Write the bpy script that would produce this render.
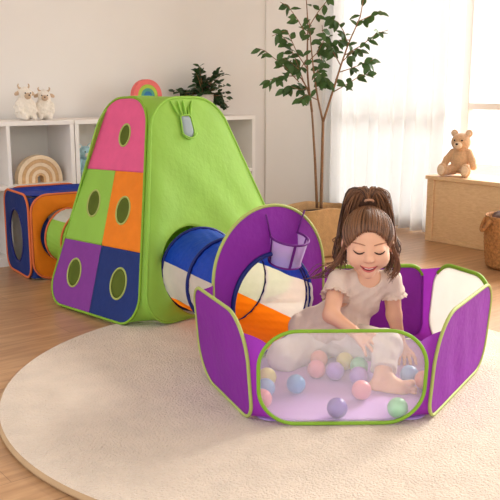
import bpy, bmesh, math, random
import numpy as np
from mathutils import Vector, Matrix
from mathutils.bvhtree import BVHTree
SC = bpy.context.scene
for _o in list(bpy.data.objects): bpy.data.objects.remove(_o)
rnd = random.Random(7)
# ------------------------------------------------------------------ camera, sky, sun, exposure
CAMH = 0.92; FPX = 800.0; PITCH = math.atan(160/800.0)
cd = bpy.data.cameras.new('camera'); cam = bpy.data.objects.new('camera', cd)
SC.collection.objects.link(cam); SC.camera = cam
cd.sensor_width = 36; cd.lens = 36*FPX/500; cd.clip_start = 0.05; cd.clip_end = 100
cam.location = (0, 0, CAMH); cam.rotation_euler = (math.pi/2-PITCH, 0, 0)
WV = Vector((.784, .621, 0)).normalized()      # along the shelf wall
NV = Vector((.621, -.784, 0)).normalized()     # along the window wall, towards the room
ZV = Vector((0, 0, 1))
wd = bpy.data.worlds.new('World'); SC.world = wd; wd.use_nodes = True
bg = wd.node_tree.nodes['Background']; bg.inputs[0].default_value = (.96, .985, 1.0, 1); bg.inputs[1].default_value = 1.08
sd = bpy.data.lights.new('sun', 'SUN'); sd.energy = 4.6; sd.angle = math.radians(22); sd.color = (1, .955, .89)
sun = bpy.data.objects.new('sun', sd); SC.collection.objects.link(sun)
_d = -(WV*math.cos(math.radians(37)) - NV*.12 + ZV*math.sin(math.radians(37)))
sun.rotation_euler = _d.to_track_quat('-Z', 'Y').to_euler(); sun.location = (4, 6, 4)
al = bpy.data.lights.new('sky_light', 'AREA'); al.shape = 'RECTANGLE'; al.size = 10; al.size_y = 6; al.energy = 850; al.color = (1, .99, .965)
alo = bpy.data.objects.new('sky_light', al); SC.collection.objects.link(alo)      # bright overcast sky outside the window wall
alo.location = Vector((1.3, 5.1, 2.6))+NV*1.6+WV*6.5
alo.rotation_euler = (-WV).to_track_quat('-Z', 'Y').to_euler()
SC.view_settings.view_transform = 'Standard'; SC.view_settings.look = 'None'
SC.view_settings.exposure = 0.64; SC.view_settings.gamma = 1.0

# ------------------------------------------------------------------ helpers
def at(px, py, y):
    """point at depth y on the sight line of a photo position"""
    u = (px-250)/FPX; v = (py-250)/FPX; c, s = math.cos(PITCH), math.sin(PITCH)
    r = Vector((u, c-v*s, -s-v*c)); return Vector((0, 0, CAMH)) + r*(y/r.y)
def atz(px, py, z):
    u = (px-250)/FPX; v = (py-250)/FPX; c, s = math.cos(PITCH), math.sin(PITCH)
    r = Vector((u, c-v*s, -s-v*c)); return Vector((0, 0, CAMH)) + r*((z-CAMH)/r.z)
def lin(c):
    return tuple((x/255/12.92 if x/255 <= .04045 else ((x/255+.055)/1.055)**2.4) for x in c) + (1,)
def mat(name, rgb, rough=.7, trans=0.0, vary=.08, vscale=20, bump=0.0, bscale=200, alpha=1.0, spec=.3, metallic=0, sheen=0, stretch=None, sss=0):
    m = bpy.data.materials.new(name); m.use_nodes = True
    nt = m.node_tree; N = nt.nodes; L = nt.links; p = N['Principled BSDF']; out = N['Material Output']
    p.inputs['Roughness'].default_value = rough; p.inputs['Specular IOR Level'].default_value = spec
    p.inputs['Metallic'].default_value = metallic
    if sheen: p.inputs['Sheen Weight'].default_value = sheen
    if sss:
        p.inputs['Subsurface Weight'].default_value = sss; p.inputs['Subsurface Radius'].default_value = (.012, .005, .003); p.inputs['Subsurface Scale'].default_value = .6
    base = lin(rgb)
    tc = N.new('ShaderNodeTexCoord'); mp = N.new('ShaderNodeMapping'); L.new(tc.outputs['Object'], mp.inputs[0])
    if stretch: mp.inputs['Scale'].default_value = stretch
    col = None
    if vary:
        nz = N.new('ShaderNodeTexNoise'); nz.inputs['Scale'].default_value = vscale; nz.inputs['Detail'].default_value = 4
        L.new(mp.outputs[0], nz.inputs[0])
        rp = N.new('ShaderNodeValToRGB'); L.new(nz.outputs[0], rp.inputs[0])
        rp.color_ramp.elements[0].position = .3; rp.color_ramp.elements[1].position = .7
        rp.color_ramp.elements[0].color = tuple(x*(1-vary) for x in base[:3])+(1,)
        rp.color_ramp.elements[1].color = tuple(min(1, x*(1+vary)) for x in base[:3])+(1,)
        col = rp.outputs[0]; L.new(col, p.inputs['Base Color'])
    else: p.inputs['Base Color'].default_value = base
    if bump:
        b2 = N.new('ShaderNodeTexNoise'); b2.inputs['Scale'].default_value = bscale; b2.inputs['Detail'].default_value = 3
        L.new(mp.outputs[0], b2.inputs[0]); bp = N.new('ShaderNodeBump'); bp.inputs['Strength'].default_value = bump; bp.inputs['Distance'].default_value = .01
        L.new(b2.outputs[0], bp.inputs['Height']); L.new(bp.outputs[0], p.inputs['Normal'])
    sh = p.outputs[0]
    if trans:
        t = N.new('ShaderNodeBsdfTranslucent'); mx = N.new('ShaderNodeMixShader'); mx.inputs[0].default_value = trans
        if col: L.new(col, t.inputs[0])
        else: t.inputs[0].default_value = base
        L.new(sh, mx.inputs[1]); L.new(t.outputs[0], mx.inputs[2]); sh = mx.outputs[0]
    if alpha < 1:
        t = N.new('ShaderNodeBsdfTransparent'); mx = N.new('ShaderNodeMixShader'); mx.inputs[0].default_value = alpha
        L.new(t.outputs[0], mx.inputs[1]); L.new(sh, mx.inputs[2]); sh = mx.outputs[0]
    L.new(sh, out.inputs[0])
    return m
def wood(name, a, b, scale=(1, 14, 14), rough=.5, dirv=None, bands=1.0):
    m = bpy.data.materials.new(name); m.use_nodes = True
    nt = m.node_tree; N = nt.nodes; L = nt.links; p = N['Principled BSDF']; p.inputs['Roughness'].default_value = rough
    tc = N.new('ShaderNodeTexCoord'); mp = N.new('ShaderNodeMapping'); mp.inputs['Scale'].default_value = scale
    if dirv is not None:
        m0 = N.new('ShaderNodeMapping'); m0.inputs['Rotation'].default_value = (0, 0, -math.atan2(dirv[1], dirv[0]))
        L.new(tc.outputs['Object'], m0.inputs[0]); L.new(m0.outputs[0], mp.inputs[0])
    else: L.new(tc.outputs['Object'], mp.inputs[0])
    nz = N.new('ShaderNodeTexNoise'); nz.inputs['Scale'].default_value = 5; nz.inputs['Detail'].default_value = 8; nz.inputs['Distortion'].default_value = .6
    L.new(mp.outputs[0], nz.inputs[0]); rp = N.new('ShaderNodeValToRGB'); L.new(nz.outputs[0], rp.inputs[0])
    rp.color_ramp.elements[0].position = .32; rp.color_ramp.elements[1].position = .68
    rp.color_ramp.elements[0].color = lin(a); rp.color_ramp.elements[1].color = lin(b)
    L.new(rp.outputs[0], p.inputs['Base Color'])
    return m, N, L, p, rp, tc
OFF = {}
def empty(name, label, cat, loc, group=None):
    o = bpy.data.objects.new(name, None); SC.collection.objects.link(o); o.location = loc; o.empty_display_size = .05
    o['label'] = label; o['category'] = cat
    if group: o['group'] = group
    OFF[o] = Vector(loc); return o
def tag(o, label, cat, group=None):
    o['label'] = label; o['category'] = cat
    if group: o['group'] = group
    return o
def obj(name, V, F, m, parent=None, smooth=True, loc=None, label=None):
    """one mesh object from world-space vertices"""
    off = OFF[parent] if parent else (Vector(loc) if loc is not None else sum((Vector(v) for v in V), Vector())/max(1, len(V)))
    me = bpy.data.meshes.new(name); me.from_pydata([tuple(Vector(v)-off) for v in V], [], [tuple(f) for f in F]); me.update()
    bm = bmesh.new(); bm.from_mesh(me); bmesh.ops.recalc_face_normals(bm, faces=bm.faces); bm.to_mesh(me); bm.free()
    if smooth: me.polygons.foreach_set('use_smooth', [True]*len(me.polygons))
    me.materials.append(m)
    o = bpy.data.objects.new(name, me); SC.collection.objects.link(o)
    if parent: o.parent = parent
    else: o.location = off
    OFF[o] = off
    if label: o['label'] = label
    return o
class MB:
    def __init__(s): s.v = []; s.f = []
    def add(s, V, F):
        n = len(s.v); s.v += [Vector(v) for v in V]; s.f += [tuple(i+n for i in f) for f in F]; return s
def box(c, hx, hy, hz, ax=None, bev=.004):
    """bevelled box; ax = (X,Y,Z) axes"""
    X, Y, Z = ax or (Vector((1, 0, 0)), Vector((0, 1, 0)), ZV)
    bm = bmesh.new(); bmesh.ops.create_cube(bm, size=1.0)
    for v in bm.verts: v.co = Vector((v.co.x*2*hx, v.co.y*2*hy, v.co.z*2*hz))
    if bev: bmesh.ops.bevel(bm, geom=bm.edges[:], offset=min(bev, hx*.9, hy*.9, hz*.9), segments=2, affect='EDGES', profile=.5)
    c = Vector(c); V = [c+X*v.co.x+Y*v.co.y+Z*v.co.z for v in bm.verts]; F = [[v.index for v in f.verts] for f in bm.faces]; bm.free()
    return V, F
def tube(pts, r, n=8, closed=False, cap=True, up=None):
    pts = [Vector(p) for p in pts]; K = len(pts); V = []; F = []
    rs = r if isinstance(r, (list, tuple)) else [r]*K
    prev = None
    for i, p in enumerate(pts):
        a = pts[(i-1) % K] if closed or i > 0 else p; b = pts[(i+1) % K] if closed or i < K-1 else p
        t = (b-a); t = t.normalized() if t.length > 1e-9 else Vector((0, 0, 1))
        if prev is None:
            q = Vector((0, 0, 1)) if abs(t.z) < .9 else Vector((1, 0, 0)); nn = t.cross(q).normalized()
        else:
            nn = prev-t*prev.dot(t); nn = nn.normalized() if nn.length > 1e-6 else t.orthogonal().normalized()
        prev = nn; bb = t.cross(nn)
        for k in range(n):
            A = 2*math.pi*k/n; V.append(p+(nn*math.cos(A)+bb*math.sin(A))*rs[i])
    for i in range(K if closed else K-1):
        j = (i+1) % K
        for k in range(n): F.append((i*n+k, i*n+(k+1) % n, j*n+(k+1) % n, j*n+k))
    if cap and not closed:
        F.append(tuple(range(n))[::-1]); F.append(tuple((K-1)*n+k for k in range(n)))
    return V, F
def lathe(c, prof, n=32, capb=True, capt=False, fn=None):
    c = Vector(c); V = []; F = []
    for (r, z) in prof:
        for k in range(n):
            A = 2*math.pi*k/n; p = Vector((r*math.cos(A), r*math.sin(A), z))
            if fn: p = fn(p, A)
            V.append(c+p)
    m = len(prof)
    for i in range(m-1):
        for k in range(n): F.append((i*n+k, i*n+(k+1) % n, (i+1)*n+(k+1) % n, (i+1)*n+k))
    if capb: F.append(tuple(range(n))[::-1])
    if capt: F.append(tuple((m-1)*n+k for k in range(n)))
    return V, F
def uvsphere(c, rx, ry=None, rz=None, ax=None, nu=20, nv=12):
    ry = ry or rx; rz = rz or rx; X, Y, Z = ax or (Vector((1, 0, 0)), Vector((0, 1, 0)), ZV); c = Vector(c)
    V = [c+Z*rz]; F = []
    for i in range(1, nv):
        th = math.pi*i/nv
        for k in range(nu):
            A = 2*math.pi*k/nu; V.append(c+X*rx*math.sin(th)*math.cos(A)+Y*ry*math.sin(th)*math.sin(A)+Z*rz*math.cos(th))
    V.append(c-Z*rz); L = len(V)-1
    for k in range(nu): F.append((0, 1+k, 1+(k+1) % nu))
    for i in range(nv-2):
        for k in range(nu): F.append((1+i*nu+k, 1+(i+1)*nu+k, 1+(i+1)*nu+(k+1) % nu, 1+i*nu+(k+1) % nu))
    b = 1+(nv-2)*nu
    for k in range(nu): F.append((b+k, L, b+(k+1) % nu))
    return V, F
def rpoly(pts, rad, seg=10):
    """rounded polygon, list of 2-D points"""
    out = []; n = len(pts)
    for i in range(n):
        p = Vector(pts[i]); a = Vector(pts[i-1])-p; b = Vector(pts[(i+1) % n])-p
        ang = a.angle(b); r = rad[i]; d = min(r/math.tan(ang/2), a.length*.499, b.length*.499); r = d*math.tan(ang/2)
        A = p+a.normalized()*d; B = p+b.normalized()*d
        ctr = p+(a.normalized()+b.normalized()).normalized()*(r/math.sin(ang/2))
        va = A-ctr; vb = B-ctr; tot = va.angle(vb) if va.length > 1e-9 and vb.length > 1e-9 else 0
        s = 1 if (va.x*vb.y-va.y*vb.x) > 0 else -1
        for k in range(seg+1):
            t = s*tot*k/seg; out.append(ctr+Vector((va.x*math.cos(t)-va.y*math.sin(t), va.x*math.sin(t)+va.y*math.cos(t))))
    return out
def resample(poly, n, closed=True):
    P = [Vector(p) for p in poly]
    if closed: P = P+[P[0]]
    L = [0]
    for a, b in zip(P, P[1:]): L.append(L[-1]+(b-a).length)
    out = []; T = L[-1]; j = 0
    for i in range(n):
        s = T*i/(n if closed else n-1)
        while j < len(P)-2 and L[j+1] < s: j += 1
        f = (s-L[j])/max(1e-9, L[j+1]-L[j]); out.append(P[j].lerp(P[j+1], min(1, max(0, f))))
    return out
def rayhit(poly, c, a):
    """where the ray from c at angle a leaves the polygon"""
    d = Vector((math.cos(a), math.sin(a))); best = 0
    for i in range(len(poly)):
        p = poly[i]; q = poly[(i+1) % len(poly)]; e = q-p; den = d.x*e.y-d.y*e.x
        if abs(den) < 1e-12: continue
        t = ((p.x-c.x)*e.y-(p.y-c.y)*e.x)/den; u = ((p.x-c.x)*d.y-(p.y-c.y)*d.x)/den
        if t > 0 and -1e-6 <= u <= 1+1e-6: best = max(best, t)
    return c+d*best
def clip(poly, p, nrm):
    """keep the side of the polygon where (x-p).nrm >= 0"""
    out = []
    for i in range(len(poly)):
        a = poly[i]; b = poly[(i+1) % len(poly)]; da = (a-p).dot(nrm); db = (b-p).dot(nrm)
        if da >= 0: out.append(a)
        if da*db < 0: out.append(a.lerp(b, da/(da-db)))
    return out
def ring_sheet(poly, frame, hole=None, hr=None, n=96, rings=12, wr=0.0, bulge=0.0, seed=0, thick=.0016, c=None):
    """flat cloth panel with an optional elliptical hole, cut to the outline 'poly'. frame: (origin, X, Y)"""
    O, X, Y = frame; Nn = X.cross(Y).normalized()
    ctr = Vector(hole) if hole is not None else (Vector(c) if c else sum(poly, Vector((0, 0)))/len(poly))
    rg = random.Random(seed); ph = [(rg.uniform(10, 45), rg.uniform(10, 45), rg.uniform(0, 6.28), rg.uniform(.3, 1)) for _ in range(6)]
    def disp(q, e):
        d = bulge*e
        if wr: d += wr*e*sum(a*math.sin(fx*q.x+fy*q.y*.7+p) for fx, fy, p, a in ph)/2.5
        return d
    V = []; F = []
    for side in (0, 1):
        for i in range(rings+1):
            for k in range(n):
                a = 2*math.pi*k/n; b = rayhit(poly, ctr, a)
                s = ctr+Vector((math.cos(a)*hr[0], math.sin(a)*hr[1])) if hole is not None else ctr+(b-ctr)*.06
                t = i/rings; q = s.lerp(b, t); e = min(1, 4*t*(1-t)) if hole is not None else min(1, 3*(1-t))
                V.append(O+X*q.x+Y*q.y+Nn*(disp(q, e)+(thick if side == 0 else 0)))
    R = (rings+1)*n
    for s in (0, 1):
        for i in range(rings):
            for k in range(n):
                f = (s*R+i*n+k, s*R+i*n+(k+1) % n, s*R+(i+1)*n+(k+1) % n, s*R+(i+1)*n+k); F.append(f if s == 0 else f[::-1])
    for i in ((0, rings) if hole is not None else (rings,)):
        for k in range(n): F.append((i*n+k, i*n+(k+1) % n, R+i*n+(k+1) % n, R+i*n+k))
    if hole is None: F.append(tuple(range(n))[::-1]); F.append(tuple(R+k for k in range(n)))
    return V, F
def on(frame, q): return frame[0]+frame[1]*q[0]+frame[2]*q[1]
def loft(rows, closed=False):
    V = []; F = []; n = len(rows[0])
    for r in rows: V += r
    for i in range(len(rows)-1):
        for k in range(n if closed else n-1): F.append((i*n+k, i*n+(k+1) % n, (i+1)*n+(k+1) % n, (i+1)*n+k))
    return V, F
# ---- signed-distance modelling: smooth unions of balls, ellipsoids and tapered capsules, meshed by surface nets
class SDF:
    def __init__(s, lo, hi, h):
        s.lo = np.array(lo, np.float32); s.h = h; s.n = [int(math.ceil((hi[i]-lo[i])/h))+1 for i in range(3)]
        s.F = np.full(s.n, 1.0, np.float32)
    def _win(s, blo, bhi):
        a = [max(0, int((blo[i]-s.lo[i])/s.h)-1) for i in range(3)]; b = [min(s.n[i], int((bhi[i]-s.lo[i])/s.h)+2) for i in range(3)]
        if any(b[i] <= a[i] for i in range(3)): return None
        g = np.meshgrid(*[s.lo[i]+s.h*np.arange(a[i], b[i], dtype=np.float32) for i in range(3)], indexing='ij')
        return (slice(a[0], b[0]), slice(a[1], b[1]), slice(a[2], b[2])), g
    def _mix(s, sl, d, k, mode):
        A = s.F[sl]
        if mode == 'sub': s.F[sl] = np.maximum(A, -d)
        else:
            h = np.clip(.5+.5*(A-d)/k, 0, 1); s.F[sl] = A*(1-h)+d*h-k*h*(1-h)
    def cap(s, a, b, ra, rb=None, k=.01, mode='add', flat=None):
        rb = ra if rb is None else rb; a = np.array(a, np.float32); b = np.array(b, np.float32); pad = max(ra, rb)+k+3*s.h
        w = s._win(np.minimum(a, b)-pad, np.maximum(a, b)+pad)
        if w is None: return s
        sl, (x, y, z) = w; d = b-a; L = float(d@d)+1e-12
        t = np.clip(((x-a[0])*d[0]+(y-a[1])*d[1]+(z-a[2])*d[2])/L, 0, 1)
        px, py, pz = x-a[0]-t*d[0], y-a[1]-t*d[1], z-a[2]-t*d[2]
        q = px*px+py*py+pz*pz
        if flat is not None:
            fn, fs = np.array(flat[0], np.float32), flat[1]; fn = fn/np.linalg.norm(fn); dn = px*fn[0]+py*fn[1]+pz*fn[2]; q = q+dn*dn*(1/(fs*fs)-1)
            s._mix(sl, (np.sqrt(q)-(ra+(rb-ra)*t))*min(1, fs*1.3), k, mode)
        else: s._mix(sl, np.sqrt(q)-(ra+(rb-ra)*t), k, mode)
        return s
    def ell(s, c, r, ax=None, k=.01, mode='add'):
        c = np.array(c, np.float32); M = np.array(ax, np.float32) if ax is not None else np.eye(3, dtype=np.float32); pad = max(r)+k+3*s.h
        w = s._win(c-pad, c+pad)
        if w is None: return s
        sl, (x, y, z) = w; X = [(x-c[0])*M[i][0]+(y-c[1])*M[i][1]+(z-c[2])*M[i][2] for i in range(3)]
        k0 = np.sqrt(sum((X[i]/r[i])**2 for i in range(3))); k1 = np.sqrt(sum((X[i]/r[i]**2)**2 for i in range(3)))+1e-9
        s._mix(sl, np.where(k0 < 1e-4, -min(r), k0*(k0-1)/k1), k, mode); return s
    def chain(s, pts, rs, k=.01):
        for i in range(len(pts)-1): s.cap(pts[i], pts[i+1], rs[i], rs[i+1], k)
        return s
    def func(s, fn):
        g = np.meshgrid(*[s.lo[i]+s.h*np.arange(s.n[i], dtype=np.float32) for i in range(3)], indexing='ij'); s.F = fn(s.F, *g).astype(np.float32); return s
    def mesh(s):
        F = s.F; S = F < 0; n = F.shape
        cnt = np.zeros([m-1 for m in n], np.int8)
        for dx in (0, 1):
            for dy in (0, 1):
                for dz in (0, 1): cnt += S[dx:n[0]-1+dx, dy:n[1]-1+dy, dz:n[2]-1+dz]
        cells = np.argwhere((cnt > 0) & (cnt < 8)); idx = -np.ones(cnt.shape, np.int64); idx[tuple(cells.T)] = np.arange(len(cells))
        acc = np.zeros((len(cells), 3)); num = np.zeros(len(cells))
        cor = [(0, 0, 0), (1, 0, 0), (0, 1, 0), (1, 1, 0), (0, 0, 1), (1, 0, 1), (0, 1, 1), (1, 1, 1)]
        val = [F[cells[:, 0]+a, cells[:, 1]+b, cells[:, 2]+c] for a, b, c in cor]
        for i in range(8):
            for j in range(i+1, 8):
                if sum(abs(cor[i][q]-cor[j][q]) for q in range(3)) != 1: continue
                m = (val[i] < 0) != (val[j] < 0); t = np.where(m, val[i]/(val[i]-val[j]+1e-20), 0)
                for q in range(3): acc[:, q] += np.where(m, cor[i][q]+t*(cor[j][q]-cor[i][q]), 0)
                num += m
        V = s.lo+s.h*(cells+acc/num[:, None]); Q = []
        for ax in range(3):
            a = [slice(None)]*3; b = [slice(None)]*3; a[ax] = slice(0, -1); b[ax] = slice(1, None)
            e = np.argwhere(S[tuple(a)] != S[tuple(b)]); u, v = [q for q in range(3) if q != ax]
            e = e[(e[:, u] > 0) & (e[:, v] > 0) & (e[:, u] < n[u]-1) & (e[:, v] < n[v]-1)]
            def I(du, dv):
                w = e.copy(); w[:, u] += du; w[:, v] += dv; return idx[w[:, 0], w[:, 1], w[:, 2]]
            Q.append(np.stack([I(-1, -1), I(0, -1), I(0, 0), I(-1, 0)], 1))
        return V, np.concatenate(Q)
def npobj(name, V, F, m, parent=None, smooth_it=2, label=None):
    off = OFF[parent] if parent else Vector(V.mean(0))
    me = bpy.data.meshes.new(name); me.from_pydata((V-np.array(off)).tolist(), [], F.tolist()); me.update()
    bm = bmesh.new(); bm.from_mesh(me)
    for _ in range(smooth_it): bmesh.ops.smooth_vert(bm, verts=bm.verts, factor=.5, use_axis_x=True, use_axis_y=True, use_axis_z=True)
    bmesh.ops.recalc_face_normals(bm, faces=bm.faces); bm.to_mesh(me); bm.free()
    me.polygons.foreach_set('use_smooth', [True]*len(me.polygons)); me.materials.append(m)
    o = bpy.data.objects.new(name, me); SC.collection.objects.link(o)
    if parent: o.parent = parent
    else: o.location = off
    OFF[o] = off
    if label: o['label'] = label
    return o
def struct(o): o['kind'] = 'structure'; return o

# ------------------------------------------------------------------ materials
M = {}
M['wall'] = mat('wall_paint', (228, 223, 217), .9, vary=.015, vscale=3)
M['white'] = mat('white_laminate', (238, 232, 226), .55, vary=.01)
M['lime'] = mat('lime_cloth', (164, 212, 84), .55, trans=.32, vary=.04, vscale=9, bump=.22, bscale=32)
M['lime_d'] = mat('lime_binding', (126, 166, 44), .6, vary=.06)
M['pale_lime'] = mat('pale_lime_binding', (166, 176, 96), .6, vary=.06)
M['pink'] = mat('pink_cloth', (234, 96, 146), .65, trans=.2, vary=.04, bump=.15, bscale=60)
M['orange'] = mat('orange_cloth', (252, 144, 28), .6, trans=.3, vary=.05, bump=.2, bscale=50)
M['orange_t'] = mat('orange_tunnel_cloth', (255, 130, 14), .6, trans=.55, vary=.04, bump=.2, bscale=50)
M['purple'] = mat('purple_cloth', (148, 44, 168), .6, trans=.28, vary=.06, vscale=8, bump=.3, bscale=40)
M['purple_b'] = mat('purple_binding', (104, 30, 122), .6, vary=.05)
M['violet'] = mat('violet_cloth', (134, 56, 150), .65, trans=.15, vary=.05, bump=.15, bscale=60)
M['navy'] = mat('navy_cloth', (22, 46, 112), .65, trans=.12, vary=.06, bump=.15, bscale=60)
M['blue'] = mat('blue_cloth', (12, 62, 176), .5, trans=.22, vary=.08, bump=.35, bscale=35)
M['blue_d'] = mat('blue_binding', (16, 30, 104), .5, vary=.06)
M['salmon'] = mat('salmon_binding', (214, 110, 62), .6, vary=.05)
M['dmesh'] = mat('dark_green_mesh', (84, 98, 24), .8, vary=.1, alpha=.88)
M['cmesh'] = mat('cream_mesh', (246, 238, 224), .8, trans=.35, vary=.03, alpha=.72)
M['wmesh'] = mat('white_mesh', (250, 246, 248), .8, trans=.4, vary=.02, alpha=.16)
M['wcloth'] = mat('white_cloth', (247, 244, 238), .8, trans=.5, vary=.02)
M['gmesh'] = mat('grey_mesh', (146, 158, 160), .8, vary=.05)
M['pfloor'] = mat('lavender_floor_cloth', (192, 156, 216), .7, vary=.04, bump=.25, bscale=25)
M['vnet'] = mat('violet_net', (222, 196, 238), .8, trans=.3, vary=.04, alpha=.55)
M['rug'] = mat('rug_pile', (222, 203, 182), .95, vary=.06, vscale=14, bump=1.0, bscale=170, sheen=.3)
M['rugedge'] = mat('rug_edge', (184, 152, 116), .9, vary=.06)
M['basket'] = mat('kraft_basket', (200, 158, 112), .85, vary=.1, vscale=40, bump=.3, bscale=160)
M['wicker'] = mat('wicker', (176, 122, 74), .8, vary=.35, vscale=70, bump=.9, bscale=90)
M['bark'] = mat('bark', (140, 104, 76), .9, vary=.2, vscale=60, bump=.5)
M['leaf'] = mat('leaf', (70, 98, 52), .45, trans=.2, vary=.35, vscale=9)
M['leaf2'] = mat('leaf_dark', (48, 74, 40), .45, trans=.1, vary=.3, vscale=12)
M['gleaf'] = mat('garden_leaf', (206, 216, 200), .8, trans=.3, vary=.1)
M['soil'] = mat('soil', (70, 52, 40), .95, vary=.3)
M['pot'] = mat('grey_pot', (206, 196, 186), .7, vary=.06)
M['teddy'] = mat('teddy_plush', (218, 174, 132), .95, vary=.12, vscale=90, bump=.7, bscale=180, sheen=.3)
M['teddyl'] = mat('teddy_pale_plush', (238, 206, 172), .95, vary=.08, vscale=90, bump=.6, bscale=180, sheen=.3)
M['dark'] = mat('dark_bead', (40, 28, 22), .35, vary=0)
M['lamb'] = mat('lamb_wool', (240, 230, 216), .95, vary=.06, vscale=60, bump=.9, bscale=90, sheen=.3)
M['lambf'] = mat('lamb_tan', (206, 178, 150), .95, vary=.08, bump=.5)
M['bluep'] = mat('pale_blue_plush', (166, 204, 214), .95, vary=.06, bump=.6)
M['cloth'] = mat('dark_cloth', (92, 70, 62), .9, vary=.2, bump=.5, bscale=40)
m, N_, L_, P_, R_, T_ = wood('light_wood', (222, 180, 136), (236, 198, 154), (10, 1.2, 30), .5); M['bench'] = m
M['tan_wood'] = wood('tan_wood', (206, 160, 108), (222, 180, 130), (10, 10, 10), .6)[0]
M['pale_wood'] = wood('pale_wood', (236, 208, 170), (246, 222, 188), (10, 10, 10), .6)[0]
# oak plank floor
m, N_, L_, P_, R_, T_ = wood('oak_planks', (168, 126, 88), (196, 154, 112), (.9, 9, 1), .33, WV); M['floor'] = m
mp = N_.new('ShaderNodeMapping'); mp.inputs['Rotation'].default_value = (0, 0, -math.atan2(WV.y, WV.x)); L_.new(T_.outputs['Object'], mp.inputs[0])
bk = N_.new('ShaderNodeTexBrick'); L_.new(mp.outputs[0], bk.inputs[0]); bk.inputs['Scale'].default_value = 1; bk.inputs['Brick Width'].default_value = 1.3; bk.inputs['Row Height'].default_value = .145
bk.inputs['Mortar Size'].default_value = .0012; bk.inputs['Mortar'].default_value = (.62, .58, .54, 1); bk.inputs['Color1'].default_value = (1, 1, 1, 1); bk.inputs['Color2'].default_value = (.9, .88, .86, 1)
mx = N_.new('ShaderNodeMixRGB'); mx.blend_type = 'MULTIPLY'; mx.inputs[0].default_value = 1; L_.new(R_.outputs[0], mx.inputs[1]); L_.new(bk.outputs[0], mx.inputs[2]); L_.new(mx.outputs[0], P_.inputs['Base Color'])
# glass and sheer
g = bpy.data.materials.new('window_glass'); g.use_nodes = True; nt = g.node_tree; nt.nodes.clear()
o_ = nt.nodes.new('ShaderNodeOutputMaterial'); t_ = nt.nodes.new('ShaderNodeBsdfTransparent'); gl = nt.nodes.new('ShaderNodeBsdfGlossy'); gl.inputs['Roughness'].default_value = .02
mx = nt.nodes.new('ShaderNodeMixShader'); mx.inputs[0].default_value = .04; nt.links.new(t_.outputs[0], mx.inputs[1]); nt.links.new(gl.outputs[0], mx.inputs[2]); nt.links.new(mx.outputs[0], o_.inputs[0]); M['glass'] = g
M['sheer'] = mat('sheer_curtain', (252, 252, 252), .9, trans=.26, vary=.01, alpha=.90)

# ------------------------------------------------------------------ the room
SF = Vector((-1.283, 4.154, 0))                     # front line of the shelf on the floor
LW = SF-NV*.33                                      # a point on the shelf wall
RW = Vector((1.093, 4.922, 0))+WV*.33               # a point on the window wall
CO = LW+WV*((RW-LW).dot(WV))                        # the corner
CEIL = 2.55
AX = (WV, NV, ZV)
V, F = box((.3, 3, -.05), 6.5, 6.5, .05, AX, bev=0); struct(obj('floor', V, F, M['floor'], smooth=False, loc=(0, 0, 0)))
V, F = box(CO+WV*(-2.0)+NV*2.6+ZV*(CEIL+.05), 2.6, 3.2, .05, AX, bev=0); struct(obj('ceiling', V, F, M['wall'], smooth=False))
V, F = box(CO-WV*2.0-NV*.06+ZV*(CEIL/2), 2.4, .06, CEIL/2, AX, bev=0); struct(obj('wall_left', V, F, M['wall'], smooth=False))
V, F = box(CO-WV*.32+NV*.004+ZV*(CEIL/2), .32, .008, CEIL/2, AX, bev=.004); struct(obj('trim_1', V, F, M['wall'], smooth=False))
V, F = box(CO-WV*2.55+NV*.008+ZV*.04, 1.85, .008, .04, AX, bev=.003); struct(obj('baseboard_left', V, F, M['white'], smooth=False))
# window wall: s runs along NV from the corner; opening s0..s1, z0..z1
s0, s1, z0, z1 = .08, 4.6, .10, 2.35
b = MB()
for (a, c_, zz0, zz1) in ((-.12, s0, 0, CEIL), (s1, 5.2, 0, CEIL), (s0, s1, 0, z0), (s0, s1, z1, CEIL)):
    b.add(*box(CO+NV*((a+c_)/2)+WV*.06+ZV*((zz0+zz1)/2), .06, (c_-a)/2, (zz1-zz0)/2, AX, bev=0))
struct(obj('wall_right', b.v, b.f, M['wall'], smooth=False))
win = struct(obj('window_1', *(lambda q: (q.v, q.f))((lambda: [q for q in [MB()] for (a, c_, zz0, zz1, hw) in
      ((s0, s1, z0, z0+.06, .03), (s0, s1, z1-.06, z1, .03), (s0, s0+.06, z0, z1, .03), (s1-.06, s1, z0, z1, .03), (s0, s1, .80, .84, .025),
       (1.16, 1.22, z0, z1, .03), (2.3, 2.36, z0, z1, .03), (3.4, 3.46, z0, z1, .03))
      if q.add(*box(CO+NV*((a+c_)/2)+WV*.05+ZV*((zz0+zz1)/2), hw, (c_-a)/2, (zz1-zz0)/2, AX, bev=.004))][0])()), M['white'], smooth=False))
V, F = box(CO+NV*((s0+s1)/2)+WV*.055+ZV*((z0+z1)/2), .003, (s1-s0)/2-.03, (z1-z0)/2-.03, AX, bev=0)
obj('window_pane', V, F, M['glass'], win, smooth=False)
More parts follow.
